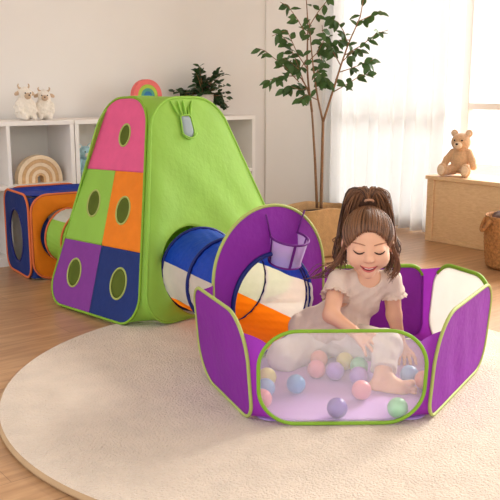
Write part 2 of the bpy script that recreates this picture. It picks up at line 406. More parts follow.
# sheer curtain
rows = []; nu, nz = 260, 26
def curt(u, zf, seed=0.):
    s = .02+u*1.13; fl = (1-zf)
    fold = .032*math.sin(u*64+1.2*math.sin(u*9))+.014*math.sin(u*131+2)+.01*math.sin(u*23+fl*2.2)
    off = .085+fold*(.75+.5*fl)+.11*max(0, fl-.55)**1.5*2*u
    s += (fl**3)*.05*u+.006*math.sin(u*90+fl*3)
    return CO+NV*s-WV*off+ZV*(.012+zf*2.43)
for j in range(nz+1): rows.append([curt(i/nu, j/nz) for i in range(nu+1)])
V, F = loft(rows); cu = obj('sheer_curtain', V, F, M['sheer'], loc=CO-WV*.1)
tag(cu, 'long white sheer curtain hanging in folds beside the bright window', 'curtain')
md = cu.modifiers.new('thick', 'SOLIDIFY'); md.thickness = .001
V, F = tube([CO+NV*.03-WV*.09+ZV*2.46, CO+NV*4.4-WV*.09+ZV*2.46], .012, 10)
tag(obj('curtain_rail', V, F, M['white']), 'white curtain rail high on the window wall', 'rail')
# garden tree outside
def leafblade(MBx, p, d, nrm, L, W):
    d = d.normalized(); s = d.cross(nrm); s = s.normalized() if s.length > 1e-6 else d.orthogonal().normalized(); n2 = s.cross(d)
    ts = (0, .18, .42, .68, .88, 1.0); ws = (.05, .62, 1, .78, .36, .02); c = []; l = []; r = []
    for t, w_ in zip(ts, ws):
        m_ = p+d*(L*t)-n2*(.18*L*t*t); c.append(m_); l.append(m_+s*(W*w_/2)+n2*(.12*W*w_)); r.append(m_-s*(W*w_/2)+n2*(.12*W*w_))
    MBx.add(*loft([l, c, r]))
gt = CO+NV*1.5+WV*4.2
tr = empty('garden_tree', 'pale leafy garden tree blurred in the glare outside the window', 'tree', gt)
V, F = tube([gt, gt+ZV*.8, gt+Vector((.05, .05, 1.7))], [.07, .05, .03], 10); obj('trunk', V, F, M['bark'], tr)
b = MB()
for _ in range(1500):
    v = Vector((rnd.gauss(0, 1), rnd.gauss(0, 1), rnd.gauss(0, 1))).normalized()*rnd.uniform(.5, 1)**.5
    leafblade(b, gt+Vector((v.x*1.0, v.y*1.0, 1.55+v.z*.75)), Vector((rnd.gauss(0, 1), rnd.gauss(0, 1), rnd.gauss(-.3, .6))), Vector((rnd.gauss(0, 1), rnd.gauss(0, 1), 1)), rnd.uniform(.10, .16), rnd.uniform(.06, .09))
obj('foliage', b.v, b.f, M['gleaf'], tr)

# ------------------------------------------------------------------ shelves along the left wall
def shelf(t0, t1, divs, label):
    base = SF+WV*((t0+t1)/2)-NV*.15; r = empty('cube_shelf', label, 'shelf', base, 'white cube shelves')
    def bd(name, a, c_, zz0, zz1, back=False):
        d0, d1 = (.29, .30) if back else (0, .30)
        V, F = box(SF+WV*((a+c_)/2)-NV*((d0+d1)/2)+ZV*((zz0+zz1)/2), (c_-a)/2, (d1-d0)/2, (zz1-zz0)/2, AX, bev=.002)
        obj(name, V, F, M['white'], r, smooth=False)
    T = .024
    bd('top_board', t0, t1, .76-T, .76); bd('bottom_board', t0+T, t1-T, .02, .02+T); bd('plinth', t0+.01, t1-.01, 0, .02)
    bd('side_panel', t0, t0+T, .02, .76-T); bd('side_panel', t1-T, t1, .02, .76-T)
    bd('middle_board', t0+T, t1-T, .405, .405+.02); bd('back_panel', t0+T, t1-T, .02+T, .76-T, True)
    for d in divs:
        bd('divider', d-.01, d+.01, .02+T, .405); bd('divider', d-.01, d+.01, .425, .76-T)
shelf(-.75, .412, (-.36, .04), 'white cube shelf at the left edge holding the wooden rainbow')
shelf(.417, 1.68, (.83, 1.25), 'white cube shelf behind the lime tent')
def shp(t, dep, z): return SF+WV*t-NV*dep+ZV*z
# nested wooden rainbow in the left cell
def rainbow(root, c, X, Y, radii, mats, dep, leg=None):
    """half-round arches, one mesh each; radii outer..inner"""
    for i in range(len(radii)-1):
        ro, ri = radii[i]-.0006, radii[i+1]+.0006; leg = leg or radii[-1]*1.2
        pts = [(ro, 0)]+[(ro*math.cos(a), leg+ro*math.sin(a)) for a in [math.pi*k/28 for k in range(29)]]+[(-ro, 0)]
        pin = [(ri, 0)]+[(ri*math.cos(a), leg+ri*math.sin(a)) for a in [math.pi*k/28 for k in range(29)]]+[(-ri, 0)]
        rows = [[c+X*p[0]+ZV*p[1]+Y*d for p in L] for L, d in ((pts, 0), (pts, dep), (pin, dep), (pin, 0), (pts, 0))]
        V, F = loft(rows); n = len(pts)
        F += [(0, n, 2*n, 3*n), (n-1, 4*n-1, 3*n-1, 2*n-1)]
        obj('arch', V, F, mats[i], root, smooth=False)
c_ = shp(.232, .06, .425)
r = empty('rainbow_stacker', 'natural wooden rainbow of nested arches in the left shelf cell', 'toy', c_)
rainbow(r, c_, WV, -NV, [.128, .106, .087, .068, .050, .031, .018], [M['pale_wood'], M['tan_wood'], M['pale_wood'], M['tan_wood'], M['pale_wood'], M['tan_wood']], .05)
m_p = mat('painted_pink', (226, 108, 104), .6, vary=.1); m_y = mat('painted_lime', (164, 190, 62), .6, vary=.1); m_g = mat('painted_teal', (76, 150, 130), .6); m_b = mat('painted_blue', (40, 110, 160), .6)
c_ = shp(.965, .13, .76); r = empty('painted_rainbow', 'colourful painted rainbow standing on the shelf above the tent', 'toy', c_)
rainbow(r, c_, WV, -NV, [.098, .068, .046, .028, .004], [m_p, m_y, m_g, m_b], .04, .125)
# lambs on top of the shelf
def lamb(t, dep, s, lab, turn):
    c0 = shp(t, dep, .76); r = empty('plush_lamb', lab, 'soft toy', c0, 'white lambs on the shelf')
    X = (WV*math.cos(turn)+NV*math.sin(turn)); Y = (NV*math.cos(turn)-WV*math.sin(turn))
    def P(x, y, z): return c0+X*x*s+Y*y*s+ZV*z*s
    S = SDF(np.array(c0)-.16, np.array(c0)+.26, .0045); ax = [list(X), list(Y), list(ZV)]
    S.ell(P(0, 0, .068), (.056*s, .052*s, .072*s), ax, .01); S.ell(P(0, .01, .152), (.042*s, .042*s, .042*s), ax, .015)
    for sx in (-1, 1):
        S.cap(P(.035*sx, .03, .03), P(.03*sx, .062, .016), .019*s, .015*s, .01); S.cap(P(.045*sx, .02, .1), P(.05*sx, .04, .055), .017*s, .014*s, .01)
    for _ in range(36):
        v = Vector((rnd.gauss(0, 1), rnd.gauss(0, 1), rnd.gauss(0, 1))).normalized(); S.ell(P(v.x*.053, v.y*.048, .07+v.z*.066), (.013*s,)*3, None, .008)
    for _ in range(16):
        v = Vector((rnd.gauss(0, 1), rnd.gauss(0, 1)*.5-.4, abs(rnd.gauss(0, 1)))).normalized(); S.ell(P(v.x*.036, v.y*.036+.01, .155+v.z*.036), (.011*s,)*3, None, .006)
    S.func(lambda Fv, x, y, z: np.maximum(Fv, c0.z+.001-z))
    V, F = S.mesh(); npobj('body', V, F, M['lamb'], r, 1)
    obj('muzzle', *uvsphere(P(0, .046, .143), .022*s, .018*s, .02*s, (X, Y, ZV)), M['lambf'], r)
    for sx in (-1, 1):
        obj('ear', *uvsphere(P(.05*sx, .012, .158), .02*s, .008*s, .012*s, ((X*sx-ZV*.5).normalized(), Y, (ZV+X*.5*sx).normalized())), M['lambf'], r)
        obj('eye', *uvsphere(P(.018*sx, .050, .160), .0045*s, nu=8, nv=6), M['dark'], r)
        hp = [P(sx*(.018+.02*math.sin(a)), .005, .185+.012*(1-math.cos(a))+.004*a) for a in (0, .5, 1, 1.6, 2.3)]
        obj('horn', *tube(hp, [.007*s, .007*s, .006*s, .005*s, .003*s], 8), M['lambf'], r)
    obj('nose', *uvsphere(P(0, .063, .148), .005*s, nu=8, nv=6), M['dark'], r)
lamb(.193, .14, .90, 'larger white plush lamb, left of the two on the shelf', -.15)
lamb(.315, .15, .82, 'smaller white plush lamb, right of the two on the shelf', .35)
# pale-blue plush in the second shelf, teddy in the right cell
def simple_bear(c0, s, mb, mm, lab, cat, kind, X, Y):
    r = empty(kind, lab, cat, c0); P = lambda x, y, z: c0+X*x*s+Y*y*s+ZV*z*s; ax = [list(X), list(Y), list(ZV)]
    S = SDF(np.array(c0)-.22*s-.02, np.array(c0)+.42*s+.02, .0042*max(1, s*.9))
    S.ell(P(0, 0, .10), (.066*s, .058*s, .088*s), ax, .012*s); S.ell(P(0, .012, .232), (.067*s, .060*s, .062*s), ax, .014*s)
    for sx in (-1, 1):
        S.ell(P(.052*sx, 0, .292), (.026*s, .013*s, .026*s), ax, .008*s)
        S.cap(P(.056*sx, .0, .160), P(.088*sx, .022, .112), .027*s, .025*s, .008*s); S.cap(P(.088*sx, .022, .112), P(.106*sx, .036, .068), .025*s, .023*s, .008*s)
        S.cap(P(.042*sx, .02, .042), P(.078*sx, .11, .036), .037*s, .033*s, .008*s); S.ell(P(.082*sx, .125, .046), (.036*s, .026*s, .046*s), ax, .006*s)
    S.func(lambda Fv, x, y, z: np.maximum(Fv, c0.z+.001-z))
    V, F = S.mesh(); npobj('body', V, F, mb, r, 1)
    obj('muzzle', *uvsphere(P(0, .066, .214), .030*s, .026*s, .025*s, (X, Y, ZV)), mm, r)
    obj('nose', *uvsphere(P(0, .092, .222), .010*s, .007*s, .007*s, (X, Y, ZV), 10, 8), M['dark'], r)
    for sx in (-1, 1):
        obj('eye', *uvsphere(P(.026*sx, .065, .246), .0065*s, nu=10, nv=8), M['dark'], r)
        obj('inner_ear', *uvsphere(P(.052*sx, .010, .292), .017*s, .006*s, .017*s, (X, Y, ZV), 12, 8), mm, r)
        obj('foot_pad', *uvsphere(P(.084*sx, .148, .047), .027*s, .006*s, .034*s, (X, Y, ZV), 14, 8), mm, r)
    return r
simple_bear(shp(.53, .12, .425), .62, M['bluep'], M['lamb'], 'pale blue plush toy peeking from the shelf behind the tent', 'soft toy', 'plush_toy', WV, NV)
simple_bear(shp(1.49, .13, .425), .62, M['teddy'], M['teddyl'], 'small tan plush bear in the far right shelf cell', 'soft toy', 'plush_bear', (WV-NV*.2).normalized(), (NV+WV*.2).normalized())
# potted plant on top of the shelf
c0 = shp(1.385, .16, .76); r = empty('potted_plant', 'small bushy green plant in a pale pot on the shelf', 'plant', c0)
obj('pot', *lathe(c0, [(.048, 0), (.054, .004), (.069, .126), (.071, .131), (.066, .133), (.062, .115), (.001, .112)], 32), M['pot'], r)
obj('soil', *lathe(c0+ZV*.113, [(.062, 0), (.062, .004), (.001, .006)], 24), M['soil'], r)
st = MB(); lf = MB(); ctr = c0+ZV*.12
view = Vector((0, -1, .1))
for k in range(54):
    a = rnd.uniform(0, 6.283); e = rnd.uniform(-.1, 1.5); L_n = rnd.uniform(.12, .26)*(.7+.3*max(0, math.sin(e)))
    if k < 6: a = math.atan2(WV.y, WV.x)+rnd.uniform(-.5, .5); e = .45-.04*k; L_n = .17
    if k in (6, 7, 8): a = math.atan2(-WV.y, -WV.x)+rnd.uniform(-.4, .4); e = .4; L_n = .15
    d = Vector((math.cos(a)*math.cos(e), math.sin(a)*math.cos(e), math.sin(e))); pts = []
    for q in range(7):
        t = q/6; pts.append(ctr+d*(L_n*t)-ZV*(.10*t*t*(1 if k < 6 else .35))*(L_n/.15)); w_ = (pts[-1]-LW).dot(NV); pts[-1] = pts[-1]+NV*max(0, .07-w_)
    st.add(*tube(pts, [.0022]*5+[.0015, .001], 5))
    for q in range(1, 7):
        for sgn in ((-1, 1) if q % 2 == 0 else (1,)):
            dd = (pts[q]-pts[q-1]).normalized(); sd_ = dd.cross(ZV); sd_ = sd_.normalized() if sd_.length > .01 else Vector((1, 0, 0))
            leafblade(lf, pts[q], dd*.5+sd_*sgn*.8+Vector((rnd.gauss(0, .3), rnd.gauss(0, .3), rnd.gauss(0, .3))), (ZV+view*.7+Vector((rnd.gauss(0, .3), rnd.gauss(0, .3), 0))).normalized(), rnd.uniform(.036, .050), rnd.uniform(.025, .032))
obj('stems', st.v, st.f, M['bark'], r); obj('foliage', lf.v, lf.f, M['leaf2'], r)

# ------------------------------------------------------------------ bench, teddy and wicker basket on the right
bf = Vector((1.093, 4.922, 0)); BX = NV; BY = -WV; BL = 1.5     # front line along NV, front faces -WV
r = empty('storage_bench', 'long low light wood storage bench under the window', 'bench', bf+NV*BL/2+WV*.14)
bx = lambda a, c2, d0, d1, zz0, zz1: box(bf+NV*((a+c2)/2)+WV*((d0+d1)/2)+ZV*((zz0+zz1)/2), (c2-a)/2, (d1-d0)/2, (zz1-zz0)/2, (NV, WV, ZV), bev=.003)
obj('top_board', *bx(-.01, BL, -.008, .30, .382, .405), M['bench'], r, smooth=False)
obj('front_panel', *bx(.05, BL, .012, .03, .03, .382), M['bench'], r, smooth=False)
obj('stile', *bx(0, .05, .0, .03, 0, .382), M['bench'], r, smooth=False)
obj('side_panel', *bx(0, .02, .03, .29, 0, .382), M['bench'], r, smooth=False)
obj('plinth', *bx(.05, BL, .006, .03, 0, .03), M['bench'], r, smooth=False)
obj('back_panel', *bx(.02, BL, .27, .29, 0, .382), M['bench'], r, smooth=False)
tc = atz(459, 177.5, .405); tc = bf+NV*((tc-bf).dot(NV)-.065)+WV*.14+ZV*.4055
TY = (-WV*.95+NV*.30).normalized(); TX = Vector((-TY.y, TY.x, 0))
simple_bear(tc, .88, M['teddy'], M['teddyl'], 'tan teddy bear sitting on the wooden bench', 'teddy bear', 'teddy_bear', TX, TY)
c0 = Vector((1.385, 4.13, 0)); r = empty('wicker_basket', 'round brown woven basket with rope handles at the right edge', 'basket', c0)
prof = [(.02, .0), (.118, .0), (.132, .01)]
for i in range(60):
    t = i/59; prof.append((.135+.016*math.sin(t*2.2)+.0028*abs(math.sin(t*math.pi*14)),   .012+t*.262))
prof += [(.152, .279), (.146, .279), (.142, .266), (.138, .10), (.02, .09)]
obj('body', *lathe(c0, prof, 72, fn=lambda p, A: p*(1+.006*math.sin(A*36+p.z*180)) if .02 < p.z < .255 else p), M['wicker'], r)
for sx in (-1, 1):
    hp = [c0+Vector((sx*(.150+.03*math.sin(a)), -.03+.045*math.cos(a)*sx, .235-.06*math.sin(a)+.030)) for a in [math.pi*k/14 for k in range(15)]]
    obj('handle', *tube(hp, .0095, 10), M['wicker'], r)
b = MB()
S = SDF(np.array(c0)+[-.16, -.16, .16], np.array(c0)+[.16, .16, .34], .006)
for k in range(9):
    a = k*2.4; S.ell((c0.x+.075*math.cos(a), c0.y+.075*math.sin(a), .250+.012*math.sin(k*1.7)), (.05, .045, .035), None, .02)
V, F = S.mesh(); tag(npobj('folded_blanket', V, F, M['cloth']), 'dark crumpled blanket inside the woven basket', 'blanket')

# ------------------------------------------------------------------ tree in a woven planter
c0 = Vector((.385, 4.50, 0)); r = empty('potted_tree', 'tall slim leafy tree in a square woven planter beside the curtain', 'plant', c0)
def sq(p, A):
    k = (abs(math.cos(A-.35))**5+abs(math.sin(A-.35))**5)**(-1/5); return Vector((p.x*k, p.y*k, p.z+ (.006*math.cos(4*(A-.35)) if p.z > .24 else 0)))
obj('planter', *lathe(c0, [(.118, 0), (.126, .01)]+[(.128+.026*i/20+.0012*(i % 2), .015+.255*i/20) for i in range(21)]+[(.156, .275), (.150, .277), (.146, .26), (.142, .235)], 96, fn=sq), M['basket'], r)
obj('soil', *lathe(c0+ZV*.22, [(.14, 0), (.14, .012), (.002, .022)], 48, fn=sq), M['soil'], r)
tr_ = MB(); lf = MB(); TD = 4.50
def br(px, dy, r0, r1, n=14):
    pts = [at(x, y, TD+d) for (x, y), d in zip(px, dy)]; q = resample(pts, n, False); tr_.add(*tube(q, [r0+(r1-r0)*i/(n-1) for i in range(n)], 7)); return q
A1 = br([(317, 208), (315, 160), (312, 112), (309, 92), (303, 80), (294, 72)], [0, 0, .02, .02, .04, .06], .0085, .004)
A1b = br([(312, 112), (308, 82), (307, 60), (308, 25), (306, -6)], [.02, .02, .03, .04, .04], .007, .0025)
B1 = br([(321, 208), (322, 165), (323, 122)], [0, -.01, -.02], .0095, .0075)
B2 = br([(323, 122), (318, 100), (314, 75), (311, 45), (309, 20)], [-.02, -.02, -.03, -.04, -.05], .006, .0025)
B3 = br([(323, 122), (331, 97), (341, 65), (349, 42), (360, 18), (364, -4)], [-.02, -.02, -.04, -.05, -.05, -.05], .007, .0025)
tw = [A1b[9:], B2[8:], B3[8:], A1[10:]]
spec = [((299, 82), (284, 66), (264, 50), (256, 48), .06), ((296, 76), (282, 76), (270, 80), (268, 84), .1), ((303, 80), (296, 60), (288, 42), (280, 34), .0), ((308, 70), (298, 55), (287, 30), (272, 36), -.05),
        ((308, 62), (318, 52), (324, 40), (322, 25), .03), ((312, 80), (318, 70), (322, 60), (318, 47), .05), ((333, 92), (344, 86), (360, 76), (376, 72), -.04), ((340, 72), (352, 68), (364, 63), (373, 60), -.08), ((345, 55), (362, 45), (376, 34), (388, 30), -.06),
        ((341, 66), (332, 50), (326, 38), (322, 30), -.1), ((348, 45), (344, 32), (338, 22), (330, 18), -.02), ((357, 22), (366, 18), (374, 14), (382, 12), .02), ((318, 100), (306, 95), (302, 98), (300, 101), -.03),
        ((334, 86), (326, 78), (320, 74), (318, 72), -.08), ((313, 70), (320, 80), (326, 84), (330, 85), .02), ((309, 40), (298, 20), (288, 6), (280, 2), .0), ((310, 25), (318, 12), (326, 2), (330, -8), .0), ((306, 60), (300, 70), (290, 62), (283, 58), -.08), ((309, 88), (300, 90), (290, 86), (284, 90), .05), ((342, 62), (350, 54), (356, 50), (362, 52), .06), ((350, 40), (340, 40), (333, 44), (330, 52), .06)]
for s_ in spec:
    q = br(s_[:4], [.0, s_[4]*.4, s_[4], s_[4]*1.3], .003, .0015, 12); tw.append(q[3:])
for q in tw:
    for i, p in enumerate(q[:-1]):
        d = (q[i+1]-p).normalized()
        for sgn in ((-1, 1) if i % 3 else (-1, 1, 2)):
            a = d*.45+Vector((1, 0, 0))*rnd.uniform(-1, 1)+Vector((0, 1, 0))*rnd.uniform(-.7, .4)+ZV*rnd.uniform(-1.1, .25)
            if rnd.random() < .58: leafblade(lf, p+d*rnd.uniform(-.01, .01), a, (Vector((rnd.gauss(0, .45), -.8, .7+rnd.gauss(0, .35)))).normalized(), rnd.uniform(.050, .068), rnd.uniform(.028, .037))
obj('trunk', tr_.v, tr_.f, M['bark'], r); obj('foliage', lf.v, lf.f, M['leaf'], r)

# ------------------------------------------------------------------ rug
RC = Vector((.165, 2.42, 0)); RR = .928
prof = [(.01, .002), (RR-.012, .002), (RR, .004), (RR+.003, .010), (RR, .015), (RR-.006, .019), (RR-.02, .021), (RR*.8, .021), (RR*.5, .021), (.01, .021)]
r = empty('round_rug', 'large round cream pile rug under the tent and ball pit', 'rug', RC)
obj('pile', *lathe(RC, prof[5:], 128, capb=False, capt=True), M['rug'], r)
obj('bound_edge', *lathe(RC, prof[:6], 128), M['rugedge'], r, label='tan bound edge')
RZ = .0215

# ------------------------------------------------------------------ play tent
def side(poly, y, sg):
    xs = []
    for i in range(len(poly)):
        a = poly[i]; b_ = poly[(i+1) % len(poly)]
        if (a.y-y)*(b_.y-y) <= 0 and abs(a.y-b_.y) > 1e-9: xs.append(a.x+(b_.x-a.x)*(y-a.y)/(b_.y-a.y))
        elif abs(a.y-y) < 1e-6 and abs(b_.y-y) < 1e-6: xs += [a.x, b_.x]
    return (max(xs) if sg > 0 else min(xs)) if xs else 0
def gusset(pa, fa, pb, fb, ys, sag, ctr, m=6, curve=None):
    """cloth between the right side of panel a and the left side of panel b"""
    rows = []
    for ya, yb in ys:
        A = on(fa, (side(pa, ya, 1), ya)); B = on(fb, (side(pb, yb, -1), yb)); w = (B-A).length
        rows.append([A.lerp(B, k/m)+(Vector((ctr.x, ctr.y, 0))-Vector((A.x, A.y, 0))).normalized()*(sag*w*4*(k/m)*(1-k/m)) for k in range(m+1)])
    return loft(rows), rows
def binding(name, poly, frame, m, par, r=.0052, n=160, label=None, out=.001):
    Nn = frame[1].cross(frame[2]).normalized()
    q = resample(poly, n); return obj(name, *tube([on(frame, p)+Nn*out for p in q], r, 8, True), m, par, label=label)
def ringtube(c, X, Y, rx, ry, r, n=48): return tube([c+X*(rx*math.cos(2*math.pi*k/n))+Y*(ry*math.sin(2*math.pi*k/n)) for k in range(n)], r, 8, True)

tN = Vector((-.410, 2.905, .030)); U = Vector((-.687, .726, 0)).normalized(); W_ = Vector((.690, .724, 0)).normalized()
LA, LB = .73, .96
tL = tN+U*LA-ZV*.022; tR = tN+W_*LB-ZV*.002; tB = tN+U*LA+W_*LB-ZV*.022
tC = (tN+tL+tR+tB)/4; TT = .15; TB = .155; ZT = .89; TCX = tC-W_*.075
tent = empty('play_tent', 'lime green pop-up play tent with a patchwork front of five colours', 'play tent', Vector((tC.x, tC.y, 0)))
def tface(A, B, outn):
    """frame of a leaning face from ground corner A to B (left to right seen from outside)"""
    mid = (A+B)/2; X = (B-A).normalized(); top = Vector((TCX.x, TCX.y, 0))+outn*(TT if abs(outn.dot(W_)) < .5 else TB)+ZV*ZT
    return (mid, X, (top-X*(top-mid).dot(X)-mid).normalized()), (top-X*(top-mid).dot(X)-mid).length
faces = []
for A, B in ((tL, tN), (tN, tR), (tR, tB), (tB, tL)):
    X = (B-A).normalized(); outn = Vector((X.y, -X.x, 0)).normalized()
    fr, h = tface(A, B, outn); w = (B-A).length/2
    hw_ = .15 if abs(X.dot(U)) > .7 else .175
    sx_ = (Vector((TCX.x, TCX.y, 0))-Vector((fr[0].x, fr[0].y, 0))).dot(fr[1])
    poly = rpoly([(-w+.02, 0), (w-.02, 0), (hw_+sx_, h), (-hw_+sx_, h)], [.10, .10, hw_*.98, hw_*.98], 14)
    faces.append((fr, poly, h, outn))
# patchwork front: five patches, each with a dark mesh window
fr, poly, h, outn = faces[0]; y1, y2 = .315*h, .66*h
def cut(pl, *cs):
    for p, n_ in cs: pl = clip(pl, Vector(p), Vector(n_))
    return pl
patches = [('pink_patch', M['pink'], cut(poly, ((0, y2), (0, 1))), (.02, .825*h), (.036, .046)),
           ('lime_patch', M['lime'], cut(poly, ((0, y2), (0, -1)), ((0, y1), (0, 1)), ((0, 0), (-1, 0))), (-.115, .50*h), (.045, .056)),
           ('orange_patch', M['orange'], cut(poly, ((0, y2), (0, -1)), ((0, y1), (0, 1)), ((0, 0), (1, 0))), (.105, .485*h), (.045, .056)),
           ('violet_patch', M['violet'], cut(poly, ((0, y1), (0, -1)), ((0, 0), (-1, 0))), (-.165, .165*h), (.050, .060)),
           ('navy_patch', M['navy'], cut(poly, ((0, y1), (0, -1)), ((0, 0), (1, 0))), (.165, .165*h), (.052, .062))]
for i, (nm, mm, pl, hc, hr) in enumerate(patches):
    p_ = obj(nm, *ring_sheet(pl, fr, hc, hr, wr=.0012, seed=i, n=120), mm, tent)
    el = [Vector((hc[0]+hr[0]*math.cos(2*math.pi*k/48), hc[1]+hr[1]*math.sin(2*math.pi*k/48))) for k in range(48)]
    obj('mesh_window', *ring_sheet(el, fr, n=48, rings=3, thick=.001), M['dmesh'], p_, label='dark green mesh window')
    binding('window_rim', el, fr, M['pale_lime'], p_, .0042, 64)
binding('panel_binding', poly, fr, M['lime_d'], tent)
# green face with the tunnel opening
fr, poly, h, outn = faces[1]
TUC = Vector((-.20, 3.14, .213)); TR = .168
hc = Vector(((TUC-fr[0]).dot(fr[1]), (TUC-fr[0]).dot(fr[2])))
obj('green_panel', *ring_sheet(poly, fr, hc, (TR+.004, TR+.012), n=200, rings=40, wr=.0035, bulge=.012, seed=9), M['lime'], tent)
binding('panel_binding', poly, fr, M['lime'], tent)
Nn = fr[1].cross(fr[2]).normalized()
# mesh vent with gathered hood near the top
vc = Vector((-.085, h*.862)); vp = rpoly([(-.030, -.055), (.040, -.052), (.030, .045), (-.026, .045)], [.034, .034, .012, .012], 8); vf = (on(fr, vc)+Nn*.012, fr[1], fr[2])
obj('mesh_vent', *ring_sheet(vp, vf, n=64, rings=4, bulge=.008), M['gmesh'], tent, label='grey mesh vent')
hood = MB()
lp = [on(vf, q)+Nn*(.006) for q in resample(vp, 48)]; hood.add(*tube(lp, .0035, 6, True))
arc = [on(vf, (-.04+.085*t, -.03-.022*math.sin(math.pi*t)))+Nn*(.012+.01*math.sin(math.pi*t)) for t in [k/12 for k in range(13)]]; hood.add(*tube(arc, .0028, 6))
for x0, x1, y0 in ((-.030, -.055, .045), (-.012, -.018, .045), (.008, .012, .045), (.030, .060, .045), (.020, .035, .02)):
    hood.add(*tube([on(vf, (x0+(x1-x0)*t, y0+.062*t))+Nn*(.004-.010*t) for t in (0, .25, .5, .75, 1)], [.003, .005, .0055, .0045, .002], 6))
obj('gathered_hood', hood.v, hood.f, M['lime'], tent)
# the two far faces
fr, poly, h, outn = faces[2]; obj('green_panel', *ring_sheet(poly, fr, wr=.003, seed=4, bulge=.01), M['lime'], tent); binding('panel_binding', poly, fr, M['lime'], tent)
fr, poly, h, outn = faces[3]
SUC = Vector((-.690, 3.745, .20)); SR = .135
hc = Vector(((SUC-fr[0]).dot(fr[1]), (SUC-fr[0]).dot(fr[2])))
obj('green_panel', *ring_sheet(poly, fr, hc, (SR+.003, SR+.008), n=120, rings=20, wr=.002, seed=5), M['lime'], tent); binding('panel_binding', poly, fr, M['lime'], tent)
caps = []
for i in range(4):
    fa, pa, ha, _ = faces[i]; fb, pb, hb, _ = faces[(i+1) % 4]; ts = [1e-4]+[.004*k for k in range(1, 8)]+[.03+.0193*k for k in range(50)]+[.985, .99, .995, 1-1e-4]
    (V, F), rows = gusset(pa, fa, pb, fb, [(t*ha, t*hb) for t in ts], .22, tC, 8)
    obj('corner_gusset', V, F, M['lime'], tent); caps += rows[-1]
cc = sum(caps, Vector())/len(caps)+ZV*.004
obj('top_cap', caps+[cc], [(k, (k+1) % len(caps), len(caps)) for k in range(len(caps))], M['lime'], tent)
# ------------------------------------------------------------------ cube tent with its short tunnel
qN = Vector((-1.063, 3.81, 0)); qa = Vector((-.555, .832, 0)).normalized(); qb = Vector((.832, .555, 0)).normalized(); QS, QB, QH = .39, .43, .43
cube = empty('cube_tent', 'small orange and navy cube tent with a round opening by the shelf', 'play tent', qN+qa*QS/2+qb*QB/2)
def qface(o_, X, Y, wx, wy, rad): return (o_, X, Y), rpoly([(.008, .008), (wx-.008, .008), (wx-.008, wy-.008), (.008, wy-.008)], [rad]*4, 10)
QF = {}
f_, p_ = qface(qN+qa*QS, -qa, ZV, QS, QH, .075); hc = Vector((.18, .20))
w_ = obj('navy_side', *ring_sheet(p_, f_, hc, (.105, .135), wr=.002, seed=3), M['navy'], cube); binding('side_binding', p_, f_, M['salmon'], w_, .006)
obj('opening_rim', *ringtube(on(f_, hc), f_[1], f_[2], .105, .135, .006), M['blue_d'], w_)
f_, p_ = qface(qN, qb, ZV, QB, QH, .085); qh = Vector((.185, .215))
w_ = obj('orange_side', *ring_sheet(p_, f_, qh, (SR, SR), wr=.003, seed=6, bulge=.006), M['orange'], cube); binding('side_binding', p_, f_, M['salmon'], w_, .006)
QTC = on(f_, qh)
f_, p_ = qface(qN+qb*QB, qa, ZV, QS, QH, .08); w_ = obj('navy_side', *ring_sheet(p_, f_, wr=.002, seed=8), M['navy'], cube); binding('side_binding', p_, f_, M['salmon'], w_, .006)
f_, p_ = qface(qN+qb*QB+qa*QS, -qb, ZV, QB, QH, .08); w_ = obj('white_side', *ring_sheet(p_, f_, wr=.002, seed=2), M['wcloth'], cube, label='white far side'); binding('side_binding', p_, f_, M['salmon'], w_, .006)
f_, p_ = qface(qN+ZV*(QH-.012), qb, qa, QB, QS, .05); obj('navy_top', *ring_sheet(p_, f_, wr=.004, seed=12, bulge=-.02), M['blue'], cube)
for cx, cy, m_ in ((0, 0, 'navy'), (1, 0, 'orange'), (1, 1, 'navy'), (0, 1, 'wcloth')):
    c_ = qN+qb*(QB*cx)+qa*(QS*cy); da = qa*(1 if cy == 0 else -1); db = qb*(1 if cx == 0 else -1); off = (da+db)*.006
    pr = [c_+off+da*.09, c_+off+da*.02, c_+off+da*.005+db*.005, c_+off+db*.02, c_+off+db*.09]
    obj('corner_gusset', *loft([[p+ZV*z for p in pr] for z in (.012, .1, .2, .3, QH-.02)]), M[m_], cube)
def tunnel(root, P0, P1, R, strips, rings, rm, D=None, n=96, sag=.0, rw=.0062):
    """cloth tunnel; strips = list of (name, a0, a1, material, label) in degrees from the right side, rings at fractions"""
    ax = (P1-P0); L = ax.length; ax.normalize(); X = ax.cross(ZV).normalized(); Y = X.cross(ax)
    for nm, a0, a1, mm, lab in strips:
        m_ = max(6, int((a1-a0)/4)); rows = []
        for i in range(41):
            t = i/40; dip = abs(math.sin(math.pi*t*(len(rings)-1)))*sag
            rows.append([P0+ax*(L*t)+(X*math.cos(math.radians(a0+(a1-a0)*k/m_))+Y*math.sin(math.radians(a0+(a1-a0)*k/m_)))*(R-dip+.0015*math.sin(a0+k*1.9+t*25)*(1 if sag else 0)) for k in range(m_+1)])
        obj(nm, *loft(rows), mm, root, label=lab)
    for t in rings: obj('hoop', *ringtube(P0+ax*(L*t), X, Y, R+.002, R+.002, rw, 72), rm, root)
d_ = (SUC-QTC); r = empty('play_tunnel', 'short lime and cream tunnel joining the cube tent to the big tent', 'play tunnel', Vector(((QTC.x+SUC.x)/2, (QTC.y+SUC.y)/2, 0)))
tunnel(r, QTC, SUC, SR-.004, [('lime_strip', -200, 45, M['lime'], None), ('cream_strip', 45, 160, M['wcloth'], 'cream strip')], [0, .42, .97], M['salmon'], sag=.008, rw=.005)

